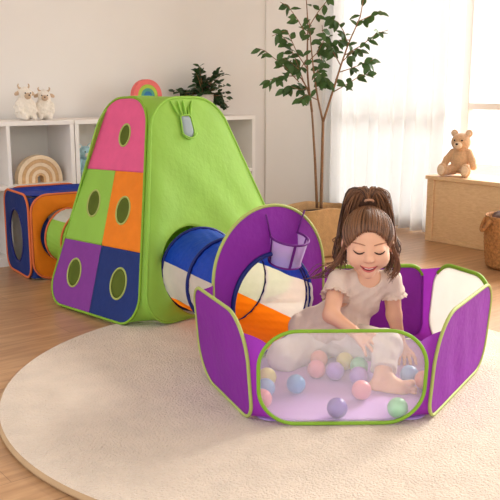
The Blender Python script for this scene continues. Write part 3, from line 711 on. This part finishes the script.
# ------------------------------------------------------------------ ball pit
VS = [Vector(p+(RZ+.006,)) for p in ((.012, 2.045), (-.158, 2.46), (.285, 2.80), (.645, 2.83), (.775, 2.54), (.482, 2.057))]   # clockwise from the front left
PC = sum(VS, Vector())/6
pit = empty('ball_pit', 'purple pop-up ball pit with a see-through white front and a small hoop', 'ball pit', Vector((PC.x, PC.y, RZ)))
PH = .292
pan = []   # order around: front, front right, back right, back, arch, front left  (left to right seen from outside)
for nm, i, j in (('front', 0, 5), ('fr', 5, 4), ('br', 4, 3), ('back', 3, 2), ('arch', 2, 1), ('fl', 1, 0)):
    A, B = VS[i], VS[j]; X = (B-A).normalized(); o_ = Vector((X.y, -X.x, 0)).normalized(); w = (B-A).length/2
    tilt = {'arch': .02, 'front': .10, 'fl': .08, 'fr': .07}.get(nm, .10)
    fr = ((A+B)/2, X, (ZV+o_*tilt).normalized())
    if nm == 'arch': pl = rpoly([(-w+.025, 0), (w-.055, 0), (w-.055, .515), (-w+.025, .515)], [.05, .05, w-.041, w-.041], 20); h = .515
    else:
        h = {'front': .272, 'fl': .295, 'fr': .29, 'br': .285, 'back': .265}[nm]; rr = {'front': .105, 'fl': .085, 'fr': .10, 'br': .09, 'back': .05}[nm]
        pl = rpoly([(-w+.012, 0), (w-.012, 0), (w-.008, h), (-w+.008, h)], {'fl': [.12, .06, .13, .06], 'fr': [.06, .09, .09, .16]}.get(nm, [rr]*4), 14)
    pan.append((nm, fr, pl, h))
Q = {p[0]: p for p in pan}
def bd_(pl, fr, h, bm_, o_, nm):
    if nm not in ('back', 'br'): binding('binding', pl, fr, bm_, o_); return
    q = resample(pl, 200); Nn = fr[1].cross(fr[2]).normalized(); k0 = min(range(200), key=lambda k: (q[k].y, abs(q[k].x))); q = q[k0:]+q[:k0]
    top = [k for k in range(200) if q[k].y > h*.86]; P = lambda L: [on(fr, p)+Nn*.002 for p in L]
    obj('top_binding', *tube(P(q[top[0]:top[-1]+1]), .0075, 8), bm_, o_, label='lime top binding')
    m_ = M['purple'] if nm == 'back' else M['wcloth']
    obj('side_binding', *tube(P(q[top[-1]:]+q[:top[0]+1]), .004, 8), m_, o_)
def ppanel(nm, name, m_, bm_, label=None, **k):
    _, fr, pl, h = Q[nm]; o_ = obj(name, *ring_sheet(pl, fr, n=128, **k), m_, pit, label=label); bd_(pl, fr, h, bm_, o_, nm); return o_
ppanel('front', 'mesh_panel', M['wmesh'], M['lime_d'], 'sheer white mesh panel', rings=6, thick=.0008)
ppanel('fl', 'side_panel', M['purple'], M['pale_lime'], wr=.0016, seed=21)
ppanel('fr', 'side_panel', M['purple'], M['pale_lime'], wr=.0016, seed=22)
ppanel('br', 'white_panel', M['wcloth'], M['lime_d'], 'white panel', wr=.0012, seed=23)
ppanel('back', 'side_panel', M['purple'], M['lime_d'], wr=.0016, seed=24)
_, fr, pl, h = Q['arch']; Na = fr[1].cross(fr[2]).normalized(); HR = .165
PUC = fr[0]-fr[1]*.02+fr[2]*.180
ah = Vector(((PUC-fr[0]).dot(fr[1]), (PUC-fr[0]).dot(fr[2])))
arch = obj('arch_panel', *ring_sheet(pl, fr, ah, (HR+.003, HR+.003), n=160, rings=20, wr=.004, seed=31), M['purple'], pit); binding('binding', pl, fr, M['pale_lime'], arch, .0055)
obj('opening_rim', *ringtube(PUC-Na*.004, fr[1], fr[2], HR+.006, HR+.006, .008, 72), M['blue_d'], arch, label='dark blue opening rim')
order = ['front', 'fr', 'br', 'back', 'arch', 'fl']
for i in range(6):
    a = Q[order[i]]; b_ = Q[order[(i+1) % 6]]; ha = min(a[3], .29)-.012; hb = min(b_[3], .29)-.012
    tmax = 1.0 if ('arch' in (a[0], b_[0]) or 'back' in (a[0], b_[0])) else .90
    (V, F), rows = gusset(a[2], a[1], b_[2], b_[1], [(max(1e-4, t*ha), max(1e-4, t*hb)) for t in [tmax*k/30 for k in range(31)]], .10, PC, 8)
    obj('corner_gusset', V, F, M['purple'], pit)
fp = []
for i in (0, 5, 4, 3, 2, 1): fp.append(VS[i])
fl2 = [Vector((p.x-PC.x, p.y-PC.y)) for p in fp]; pf = rpoly([tuple(p) for p in fl2], [.05]*6, 6); pf = [p*.94 for p in pf]
obj('floor_cloth', *ring_sheet(pf, (Vector((PC.x, PC.y, RZ+.003)), Vector((1, 0, 0)), Vector((0, 1, 0))), n=160, rings=24, wr=.0012, seed=40, c=(0, 0)), M['pfloor'], pit)
# hoop and net on the arch
HC = at(286.5, 237, 2.67); hX = fr[1]; hY = -Na if (-Na).y < 0 else Na
hY = Vector((hX.y, -hX.x, 0)); hY = hY if hY.y < 0 else -hY
hr_ = .066; HC = HC+hY*.015; hn = ZV*math.cos(.27)+hY*math.sin(.27); hY = hY*math.cos(.27)-ZV*math.sin(.27)
rim = obj('hoop_rim', *ringtube(HC, hX, hY, hr_, hr_, .0042), M['purple_b'], pit)
rows = []
for i in range(13):
    t = i/12; rr = hr_*(1-.16*t); rows.append([HC-hn*(.092*t)+(hX*math.cos(2*math.pi*k/48)+hY*math.sin(2*math.pi*k/48))*rr for k in range(48)])
obj('net', *loft(rows, True), M['vnet'], rim, label='pale violet net')
obj('net_hem', *ringtube(HC-hn*.092, hX, hY, hr_*.84, hr_*.84, .0036), M['purple_b'], rim)
for a in (-1.9, 1.2, -.2, 2.9):
    dv = hX*math.cos(a)+hY*math.sin(a); sv = -hX*math.sin(a)+hY*math.cos(a); b = MB()
    rows = [[HC-hn*(.092*t)+dv*(hr_*(1-.16*t)+.0015)+sv*(.005*s) for s in (-1, 0, 1)] for t in (0, .25, .5, .75, 1)]
    rows2 = [[p-dv*.002 for p in q] for q in rows]
    b.add(*loft(rows)); b.add(*loft(rows2)); obj('net_strap', b.v, b.f, M['purple_b'], rim)
for sx in (-1, 1):   # cords up to the arch
    p0 = HC+hX*(hr_*.9*sx)-hY*hr_*.43; p1 = HC+hX*(.085*sx)+ZV*.085; p1 = p1-Na*((p1-fr[0]).dot(Na)-.010*(1 if Na.dot(hY) > 0 else -1))
    obj('cord', *tube([p0, p0.lerp(p1, .5)+ZV*.002, p1], .003, 6), M['purple_b'], rim)
# tunnel between tent and pit
r = empty('play_tunnel', 'blue, cream and orange tunnel joining the big tent to the ball pit', 'play tunnel', Vector(((TUC.x+PUC.x)/2, (TUC.y+PUC.y)/2, RZ)))
tunnel(r, TUC, PUC+Na*0, HR+.001, [('blue_top', 18, 162, M['blue'], 'blue cloth top'), ('mesh_side', 162, 216, M['cmesh'], 'cream mesh side'), ('mesh_side', -36, 18, M['cmesh'], 'cream mesh side'), ('orange_base', 216, 324, M['orange_t'], 'orange cloth base')],
       [.0, .42, .93], M['blue_d'], sag=.006, rw=.0068)

# ------------------------------------------------------------------ balls
BC = {'pink': (238, 150, 160), 'blue': (98, 160, 214), 'yellow': (232, 218, 130), 'mint': (140, 214, 160), 'violet': (172, 136, 212), 'deep': (104, 64, 166), 'sky': (142, 178, 222), 'peach': (240, 168, 150)}
BM = {k: mat('ball_'+k, v, .35, trans=.12, vary=.01, spec=.5) for k, v in BC.items()}
BR = .029
balls = [(296, 384, 'blue', 'blue ball lying alone on the left half of the pit floor'), (267, 377, 'yellow', 'pale yellow ball at the far left edge of the mesh front'),
         (265.5, 388, 'sky', 'light blue ball at the left edge under the yellow ball'), (262, 399, 'pink', 'pink ball at the lower left edge of the mesh front'),
         (316.5, 369, 'pink', 'pink ball in front of another pink ball, left of the lilac ball'), (319, 359, 'peach', 'peach pink ball half hidden behind the left pink ball'),
         (335, 371, 'violet', 'lilac ball between the left pink balls and the yellow ball'), (345, 361, 'yellow', 'pale yellow ball in the middle behind the lilac ball'),
         (359, 366, 'mint', 'mint green ball in the middle behind a lilac ball'), (358.5, 376, 'violet', 'lilac ball between the mint ball and the nearest pink ball'),
         (361.5, 390, 'pink', 'pink ball touching the heel of the bare foot'), (409.5, 374.5, 'sky', 'light blue ball above the toes by the hand'),
         (424, 380, 'peach', 'peach ball at the right edge of the mesh front'), (401, 415, 'mint', 'mint green ball at the lower right by the mesh'),
         (341, 422, 'deep', 'dark violet ball at the lower edge of the mesh front')]
placed = []
for px, py, k, lab in balls:
    p = atz(px, py, RZ+.006+BR)
    for _ in range(30):
        for q in placed:
            d = p-q; d.z = 0
            if d.length < 2*BR+.0005: p = p+(d.normalized() if d.length > 1e-5 else Vector((1, 0, 0)))*(2*BR+.0005-d.length)*.6
    p.y = max(p.y, 2.05+BR+.008); placed.append(p)
    tag(obj('play_ball', *uvsphere(p, BR, nu=28, nv=18), BM[k]), lab, 'ball', 'pastel balls in the pit')

# ------------------------------------------------------------------ the child
M['skin'] = mat('skin', (232, 180, 146), .5, vary=.02, vscale=30, sss=.12, spec=.35)
M['lip'] = mat('lip', (206, 104, 98), .4, vary=0)
M['mouth'] = mat('mouth_inside', (128, 44, 44), .5, vary=0)
M['lash'] = mat('lash', (52, 34, 28), .6, vary=0)
M['brow'] = mat('brow', (172, 122, 94), .8, vary=0)
M['blouse'] = mat('beige_blouse', (228, 205, 187), .85, trans=.08, vary=.05, vscale=30, bump=.35, bscale=45)
M['pants'] = mat('pale_grey_trousers', (218, 208, 196), .9, vary=.05, vscale=25, bump=.3, bscale=45)
M['nail'] = mat('nail', (238, 190, 170), .35, vary=0)
def hairmat(nm, a, b):
    m = mat(nm, a, .40, vary=0, spec=.45); nt = m.node_tree; N = nt.nodes; L = nt.links; p = N['Principled BSDF']
    at_ = N.new('ShaderNodeAttribute'); at_.attribute_name = 'tone'; rp = N.new('ShaderNodeValToRGB'); L.new(at_.outputs['Fac'], rp.inputs[0])
    rp.color_ramp.elements[0].color = lin(a); rp.color_ramp.elements[1].color = lin(b); L.new(rp.outputs[0], p.inputs['Base Color']); return m
M['hair'] = hairmat('brown_hair', (56, 35, 23), (150, 104, 70))
M['hair_d'] = mat('brown_hair_under', (70, 46, 32), .5, vary=.1, vscale=60)
def tones(o, n, seed, grad=0):
    """each strand its own shade of brown"""
    rr = random.Random(seed); at_ = o.data.attributes.new('tone', 'FLOAT', 'POINT'); v = []; i = 0
    for k in n: q = rr.gauss(.42, .24); v += [min(1, max(0, q+grad*(1-2*i_/k))) for i_ in range(k)]
    at_.data.foreach_set('value', v[:len(o.data.vertices)])
A_ = lambda x, y, d: np.array(at(x, y, d))
HCc = at(368, 241.5, 2.52); HS = 1.07
fy = Vector((-.075, -.997, 0)).normalized(); ph = math.radians(10)
HY = (fy*math.cos(ph)-ZV*math.sin(ph)).normalized(); HX = Vector((-fy.y, fy.x, 0)).normalized(); HZ = (ZV*math.cos(ph)+fy*math.sin(ph)).normalized()
def HP(x, y, z): return HCc+(HX*x+HY*y+HZ*z)*HS
hax = [list(HX), list(HY), list(HZ)]
pel = A_(320, 337, 2.61); bel = A_(334, 322, 2.60); che = A_(358, 297, 2.59); nek = A_(365, 277, 2.58)
shR = A_(338, 281, 2.545); shL = A_(391, 280, 2.605)
elR = A_(331, 315, 2.465); wrR = A_(353, 331, 2.43); elL = A_(394, 315, 2.605); wrL = A_(400, 343, 2.60)
hipR = A_(310, 341, 2.60); knR = A_(284, 357, 2.50); anR = A_(330, 352, 2.63)
hipL = A_(345, 341, 2.57); knL = A_(386, 345, 2.42); anL = A_(383, 376, 2.325)
tX = Vector(shL-shR).normalized(); tZ = Vector(nek-pel); tZ = (tZ-tX*tZ.dot(tX)).normalized(); tY = tX.cross(tZ)
if tY.y > 0: tY = -tY
tax = [list(tX), list(tY), list(tZ)]
girl = empty('person', 'small child with a brown ponytail in a beige blouse sitting in the ball pit', 'person', Vector((pel[0], pel[1], RZ+.005)))
S = SDF((.06, 2.20, .015), (.62, 2.78, .62), .0022); h1 = HS
# head
S.ell(HP(0, -.012, .020), (.069*h1, .083*h1, .074*h1), hax, .01)
S.ell(HP(0, .012, -.032), (.0575*h1, .062*h1, .060*h1), hax, .03)
for sx in (-1, 1):
    S.ell(HP(.034*sx, .042, -.036), (.027*h1,)*3, None, .02)
    S.ell(HP(.071*sx, -.008, -.012), (.008*h1, .015*h1, .023*h1), hax, .005)
    S.ell(HP(.029*sx, .0585, -.003), (.0175*h1, .0145*h1, .0125*h1), hax, .006)
    S.ell(HP(.0085*sx, .0745, -.031), (.0062*h1,)*3, None, .005)
S.ell(HP(0, .056, -.078), (.019*h1,)*3, None, .02)
S.cap(HP(0, .066, .002), HP(0, .0775, -.024), .0062*h1, .008*h1, .012); S.ell(HP(0, .081, -.0285), (.0092*h1,)*3, None, .006)
S.cap(HP(-.014, .066, -.050), HP(.014, .066, -.050), .0055*h1, None, .008); S.cap(HP(-.011, .065, -.0605), HP(.011, .065, -.0605), .006*h1, None, .008)
# neck, trunk
S.cap(nek, HP(0, -.02, -.055), .034, .036, .02)
S.ell(che, (.083, .056, .075), tax, .03); S.ell(bel, (.075, .060, .075), tax, .04); S.ell(pel, (.082, .07, .066), tax, .04)
S.cap(shR, shL, .030, None, .03)
# arms
S.chain([shR, elR, wrR], [.031, .0255, .018], .012); S.chain([shL, elL, wrL], [.031, .0255, .018], .012)
S.chain([hipR, knR, anR], [.058, .044, .03], .02); S.chain([hipL, knL, anL], [.058, .042, .0245], .02)
NAILS = []
def hand(S, wr, kn, tips, curlup, thumb):
    """palm from wrist to four knuckles, then four two-bone fingers and a thumb off the side"""
    for k in range(4):
        S.cap(wr, kn[k], .0145, .0078, .008)
    for k in range(3): S.cap(kn[k], kn[k+1], .0078, None, .004)
    for k in range(4):
        m_ = (np.array(kn[k])*.48+np.array(tips[k])*.52)+np.array(curlup); S.cap(kn[k], m_, .0064, .0056, .002); S.cap(m_, tips[k], .0056, .0047, .002)
        NAILS.append((m_, tips[k]))
    S.cap(thumb[0], thumb[1], .0085, .0070, .006); S.cap(thumb[1], thumb[2], .0068, .0054, .003)
# hand on the lap (fingers spread to the lower right)
hand(S, wrR, [A_(371, 337.2, 2.412), A_(368.5, 340.2, 2.405), A_(365.5, 342.6, 2.40), A_(361.8, 344.6, 2.398)],
     [A_(382.5, 343.5, 2.403), A_(380, 349.5, 2.388), A_(374, 354, 2.380), A_(366, 355.5, 2.380)], (0, -.003, .004), [A_(359, 333, 2.42), A_(368, 332.8, 2.41), A_(374.5, 334.5, 2.408)])
# hand flat on the pit floor
hand(S, wrL, [A_(399.5, 354.5, 2.572), A_(404, 355.6, 2.572), A_(408.5, 355.4, 2.575), A_(412.4, 354.2, 2.58)],
     [A_(398.5, 367, 2.516), A_(404.5, 369.3, 2.508), A_(410.8, 368.6, 2.51), A_(416.5, 365.5, 2.522)], (0, -.004, .008), [A_(397.5, 348, 2.59), A_(393.5, 354.5, 2.572), A_(391.8, 361, 2.548)])
# bare foot, sole to the front, toes to the right
heel = A_(377.5, 388, 2.315); mid = A_(390, 391, 2.295); bal = A_(401, 390.8, 2.285); fv = (0, 1, 0)
S.cap(anL, heel, .024, .027, .014); S.cap(heel, mid, .0265, .0245, .012); S.cap(mid, bal, .0255, .0285, .012); S.cap(anL, A_(398, 386, 2.30), .022, .020, .015)
for (x, y, r_) in ((412, 383.0, .0108), (415, 388.6, .0078), (414.8, 393.2, .0074), (413.4, 397.4, .0070), (410.6, 401.2, .0066)):
    S.cap(A_(404, 388+(y-388)*.8, 2.285), A_(x, y, 2.266), r_*1.02, r_, .002)
S.chain([anR, A_(345, 354, 2.62)], [.027, .02], .01)
S.func(lambda Fv, x, y, z: np.maximum(Fv, RZ+.0062-z))
Vb, Fb = S.mesh(); body = npobj('body', Vb, Fb, M['skin'], girl, 1)
bv = BVHTree.FromPolygons([v.co+OFF[body] for v in body.data.vertices], [tuple(p.vertices) for p in body.data.polygons])
def onf(x, z, lift=0.0):
    o_ = HP(x, .25, z); hit = bv.ray_cast(o_, -HY, .5)[0]; return (hit if hit else HP(x, .06, z))+HY*lift
for sx in (-1, 1):
    q = [onf(sx*x, -.0065-.0062*math.sin(math.pi*(x-.015)/.030)+.001*(x-.015)/.03, .0006) for x in [.0145+.0315*k/12 for k in range(13)]]
    obj('eyelash', *tube(q, [.0012+.0016*math.sin(math.pi*k/12)**.6 for k in range(13)], 6), M['lash'], girl)
    q = [onf(sx*x, .0140+.0030*math.sin(math.pi*(x-.013)/.040), .0002) for x in [.0125+.037*k/12 for k in range(13)]]
    obj('eyebrow', *tube(q, [.0010+.0013*math.sin(math.pi*k/12)**.6 for k in range(13)], 6), M['brow'], girl)
q = [onf(x, -.0605+.0105*(abs(x)/.026)**1.8, -.0004) for x in [-.026+.052*k/16 for k in range(17)]]
obj('mouth', *tube(q, [.0010+.0030*math.sin(math.pi*k/16)**.8 for k in range(17)], 8), M['mouth'], girl)
q = [onf(x, -.0562+.0078*(abs(x)/.026)**1.8, .0003) for x in [-.025+.050*k/16 for k in range(17)]]
qt = [onf(x, -.0592+.0080*(abs(x)/.024)**1.8, .0012) for x in [-.016+.032*k/12 for k in range(13)]]
obj('teeth', *tube(qt, [.0006+.0013*math.sin(math.pi*k/12)**.5 for k in range(13)], 6), M['white'], girl)
obj('upper_lip', *tube(q, [.0006+.0017*math.sin(math.pi*k/16)**.7 for k in range(17)], 8), M['lip'], girl)
q = [onf(x, -.0668+.0100*(abs(x)/.023)**1.8, .0002) for x in [-.021+.042*k/16 for k in range(17)]]
obj('lower_lip', *tube(q, [.0006+.0028*math.sin(math.pi*k/16)**.7 for k in range(17)], 8), M['lip'], girl)
for sx in (-1, 1): obj('earring', *uvsphere(HP(.0755*sx, -.002, -.036), .0040, nu=12, nv=8), M['white'], girl)
# trousers
S = SDF((.02, 2.22, .015), (.62, 2.80, .32), .0032); kx = .0075
S.ell(pel, (.090, .078, .070), tax, .03); S.chain([hipR, knR, A_(318, 352, 2.61)], [.065, .052, .043], .018); S.chain([hipL, knL], [.064, .0505], .018)
cuff = np.array(anL)*.80+knL*.20; S.cap(knL, cuff, .0505, .0385, .012); S.cap(cuff+(knL-cuff)*.06, cuff, .0405, .0400, .002)
rw_ = np.random.RandomState(5)
def wrinkle(Fv, x, y, z): return Fv+.0016*np.sin(x*75+y*40+3*np.sin(z*40))+.0012*np.sin(z*120+x*60)
S.func(lambda Fv, x, y, z: np.where(np.abs(Fv) < .05, wrinkle(Fv, x, y, z), Fv))
dn = (anL-knL)/np.linalg.norm(anL-knL)
S.func(lambda Fv, x, y, z: np.maximum(np.maximum(Fv, RZ+.0062-z), np.where((y < 2.42) & (x > .3), (x-cuff[0])*dn[0]+(y-cuff[1])*dn[1]+(z-cuff[2])*dn[2]-.003, -1)))
Vp, Fp = S.mesh(); tro = npobj('trousers', Vp, Fp, M['pants'], girl, 1)
# blouse with flutter sleeves
S = SDF((.02, 2.38, .03), (.62, 2.82, .46), .0032)
S.ell(che, (.0915, .064, .082), tax, .03); S.ell(bel, (.088, .072, .082), tax, .04); S.ell(A_(318, 327, 2.62), (.105, .082, .058), tax, .04); S.ell(A_(346, 327, 2.57), (.085, .07, .05), tax, .03)
S.cap(shR+np.array([.012, .004, 0]), shL-np.array([.012, .004, 0]), .0365, None, .03)
for sh, el, sg in ((shR, elR, -1), (shL, elL, 1)):
    d = (el-sh)/np.linalg.norm(el-sh); e = sh+d*.048
    S.cap(sh-np.array([0, 0, .0]), e, .038, .043, .012)
S.func(lambda Fv, x, y, z: np.where(np.abs(Fv) < .05, Fv+.0018*np.sin(x*95+y*30-z*55+2*np.sin(z*60))+.0014*np.sin(x*160-z*40), Fv))
for sh, el, sg in ((shR, elR, -1), (shL, elL, 1)):   # open sleeve end with a frilled edge
    d = (el-sh)/np.linalg.norm(el-sh); e = sh+d*.050
    def cutf(Fv, x, y, z):
        t = (x-e[0])*d[0]+(y-e[1])*d[1]+(z-e[2])*d[2]; rad = np.sqrt(np.maximum(0, (x-e[0])**2+(y-e[1])**2+(z-e[2])**2-t*t)); an = np.arctan2(z-e[2]+.3*(y-e[1]), x-e[0])
        tt = t-.004*np.sin(an*9)
        return np.where((rad < .062) & (t > -.02) & (t < .10), np.maximum(Fv, np.where((sg*(x-e[0]) > -.045), tt, -1)), Fv)
    S.func(cutf)
ncut = nek+np.array(tY)*.030+np.array([0, 0, .022])
S.func(lambda Fv, x, y, z: np.maximum(Fv, .040-np.sqrt(((x-ncut[0])*.95)**2+((y-ncut[1])*.75)**2+(z-ncut[2])**2)))
S.func(lambda Fv, x, y, z: np.maximum(Fv, .078-.012*np.sin(x*60)*.3-z))
Vs, Fs = S.mesh(); blo = npobj('blouse', Vs, Fs, M['blouse'], girl, 1)
for sh, el, sg in ((shR, elR, -1), (shL, elL, 1)):
    d = Vector(el-sh).normalized(); e = Vector(sh)+d*.050; X = d.orthogonal().normalized(); Y = d.cross(X)
    rows = [[e+d*(-.006+.014*t+.002*math.sin(k*2.1))+(X*math.cos(2*math.pi*k/60)+Y*math.sin(2*math.pi*k/60))*(.0405+.007*t+.0035*t*math.sin(2*math.pi*k/60*13)) for k in range(60)] for t in (0, .35, .7, 1)]
    obj('sleeve_frill', *loft(rows, True), M['blouse'], blo)
# hair
SK = (0, -.012, .020); SR3 = (.0715, .0855, .0765)
def scalp(p, lift):
    q = Vector(((p[0]-SK[0])/SR3[0], (p[1]-SK[1])/SR3[1], (p[2]-SK[2])/SR3[2])).normalized()*(1+lift); return (SK[0]+q.x*SR3[0], SK[1]+q.y*SR3[1], SK[2]+q.z*SR3[2])
HLINE = [(0, .068, .058), (.016, .066, .055), (.031, .060, .044), (.044, .050, .026), (.054, .037, .002), (.061, .022, -.022), (.070, -.012, .016), (.068, -.034, -.010), (.056, -.062, -.034), (.030, -.080, -.046), (0, -.085, -.050)]
loop = [Vector(p) for p in HLINE]+[Vector((-p[0], p[1], p[2])) for p in HLINE[-2:0:-1]]
TIE = (0.004, -.070, .098)
def hroot(u):
    f_ = (u % 1)*len(loop); i = int(f_); return loop[i % len(loop)].lerp(loop[(i+1) % len(loop)], f_-i)
def hpath(u, t, lift, jx=0):
    r0 = hroot(u); e = scalp(r0.lerp(Vector((TIE[0]+jx, TIE[1], TIE[2])), t), lift*min(1, t*4+.15)); k = max(0, (t-.8)/.2); T = Vector(TIE)
    return HP(*(Vector(e).lerp(T, k*k)))
rows = [[hpath(k/96, t, .035) for k in range(96)] for t in [i/24 for i in range(25)]]
hair = obj('hair', *loft(rows, True), M['hair_d'], girl)
b = MB(); hr = random.Random(3)
for k in range(850):
    u = hr.random(); t0 = hr.choice((0, 0, -.06*hr.random(), -.03, .1, .2, .35)); lf_ = hr.uniform(.03, .085); w_ = hr.uniform(-.03, .03)
    q = [hpath(u+w_*math.sin(3*t)*.4, t0+(1-t0)*i/12, lf_) for i in range(13)]
    b.add(*tube(q, [.0010]+[hr.uniform(.0011, .0019)]*11+[.0016], 5))
tones(obj('combed_strands', b.v, b.f, M['hair'], hair), [65]*850, 1, .28)
def spl(P, n):
    P = [Vector(p) for p in P]; out = []
    Q_ = [P[0]*2-P[1]]+P+[P[-1]*2-P[-2]]
    for i in range(n):
        f_ = i/(n-1)*(len(P)-1); j = min(int(f_), len(P)-2); t = f_-j; a, b2, c2, d2 = Q_[j:j+4]
        out.append(.5*((2*b2)+(c2-a)*t+(2*a-5*b2+4*c2-d2)*t*t+(3*b2-a-3*c2+d2)*t**3))
    return out
b = MB()
for k in range(300):
    sg = hr.choice((-1, 1)); s = hr.random()**1.3; j = lambda a: hr.uniform(-a, a); low = hr.uniform(-.13, -.03) if sg > 0 else hr.uniform(-.11, -.02)
    P = [TIE, (sg*(.001+.028*s)+j(.004), -.072+j(.006), .132+.012*hr.random()), (sg*(.012+.052*s), -.080+j(.012), .116+j(.014)+.012*(1-s)), (sg*(.034+.048*s), -.084+j(.012), .055+j(.01)),
         (sg*(.064+.026*s), -.070+j(.015), -.005), (sg*(.066+.032*s)+j(.01), -.056+j(.02), low*.65), (sg*(.062+.030*s)+j(.016), -.045+j(.02), low)]
    b.add(*tube([HP(*p) for p in spl(P, 18)], [.0014]+[hr.uniform(.0015, .0024)]*15+[.0012, .0004], 5))
for k in range(80):   # crown of the tail, going back
    s = hr.uniform(-1, 1); P = [TIE, (s*.02, -.078, .136), (s*.035, -.105, .120), (s*.045, -.118, .06), (s*.05, -.115, 0), (s*.05, -.10, -.06)]
    b.add(*tube([HP(*p) for p in spl(P, 14)], [.002]*12+[.0015, .0005], 5))
tones(obj('ponytail', b.v, b.f, M['hair'], hair), [90]*300+[70]*80, 2)
obj('ponytail_base', *uvsphere(HP(0, -.092, .100), .050, .026, .040, (HX, HY, HZ)), M['hair_d'], hair)
obj('hair_tie', *ringtube(HP(TIE[0], TIE[1]-.001, TIE[2]+.006), HX, (HY*.8+HZ*.6).normalized(), .0125, .0115, .0045, 24), mat('hair_tie', (188, 140, 112), .8), hair, label='tan hair tie')
for k in range(46):   # loose wisps beside the cheeks
    sg = -1 if k < 22 else 1; b = b if k not in (0, 22) else MB(); j = lambda a: hr.uniform(-a, a); e = hr.random()
    if sg < 0: P = [(-.066, .008+j(.01), .016+j(.014)), (-.074+j(.006), .012, -.020), (-.078+j(.012)-.02*e, .010, -.062), (-.094-.05*e+j(.01), 0, -.098+j(.02)), (-.105-.085*e+j(.01), -.01, -.112-.02*e)]
    else: P = [(.066, .008+j(.01), .016+j(.014)), (.076+j(.006), .008, -.020), (.084+.012*e, .004, -.060), (.080+.014*e+j(.008), 0, -.095), (.066+.012*e+j(.01), 0, -.118+j(.02))]
    b.add(*tube([HP(*p) for p in spl(P, 16)], [.0008]+[hr.uniform(.0009, .0016)]*13+[.0008, .0003], 5))
    if k in (21, 45): tones(obj('loose_strands', b.v, b.f, M['hair'], hair), [80]*24, k)
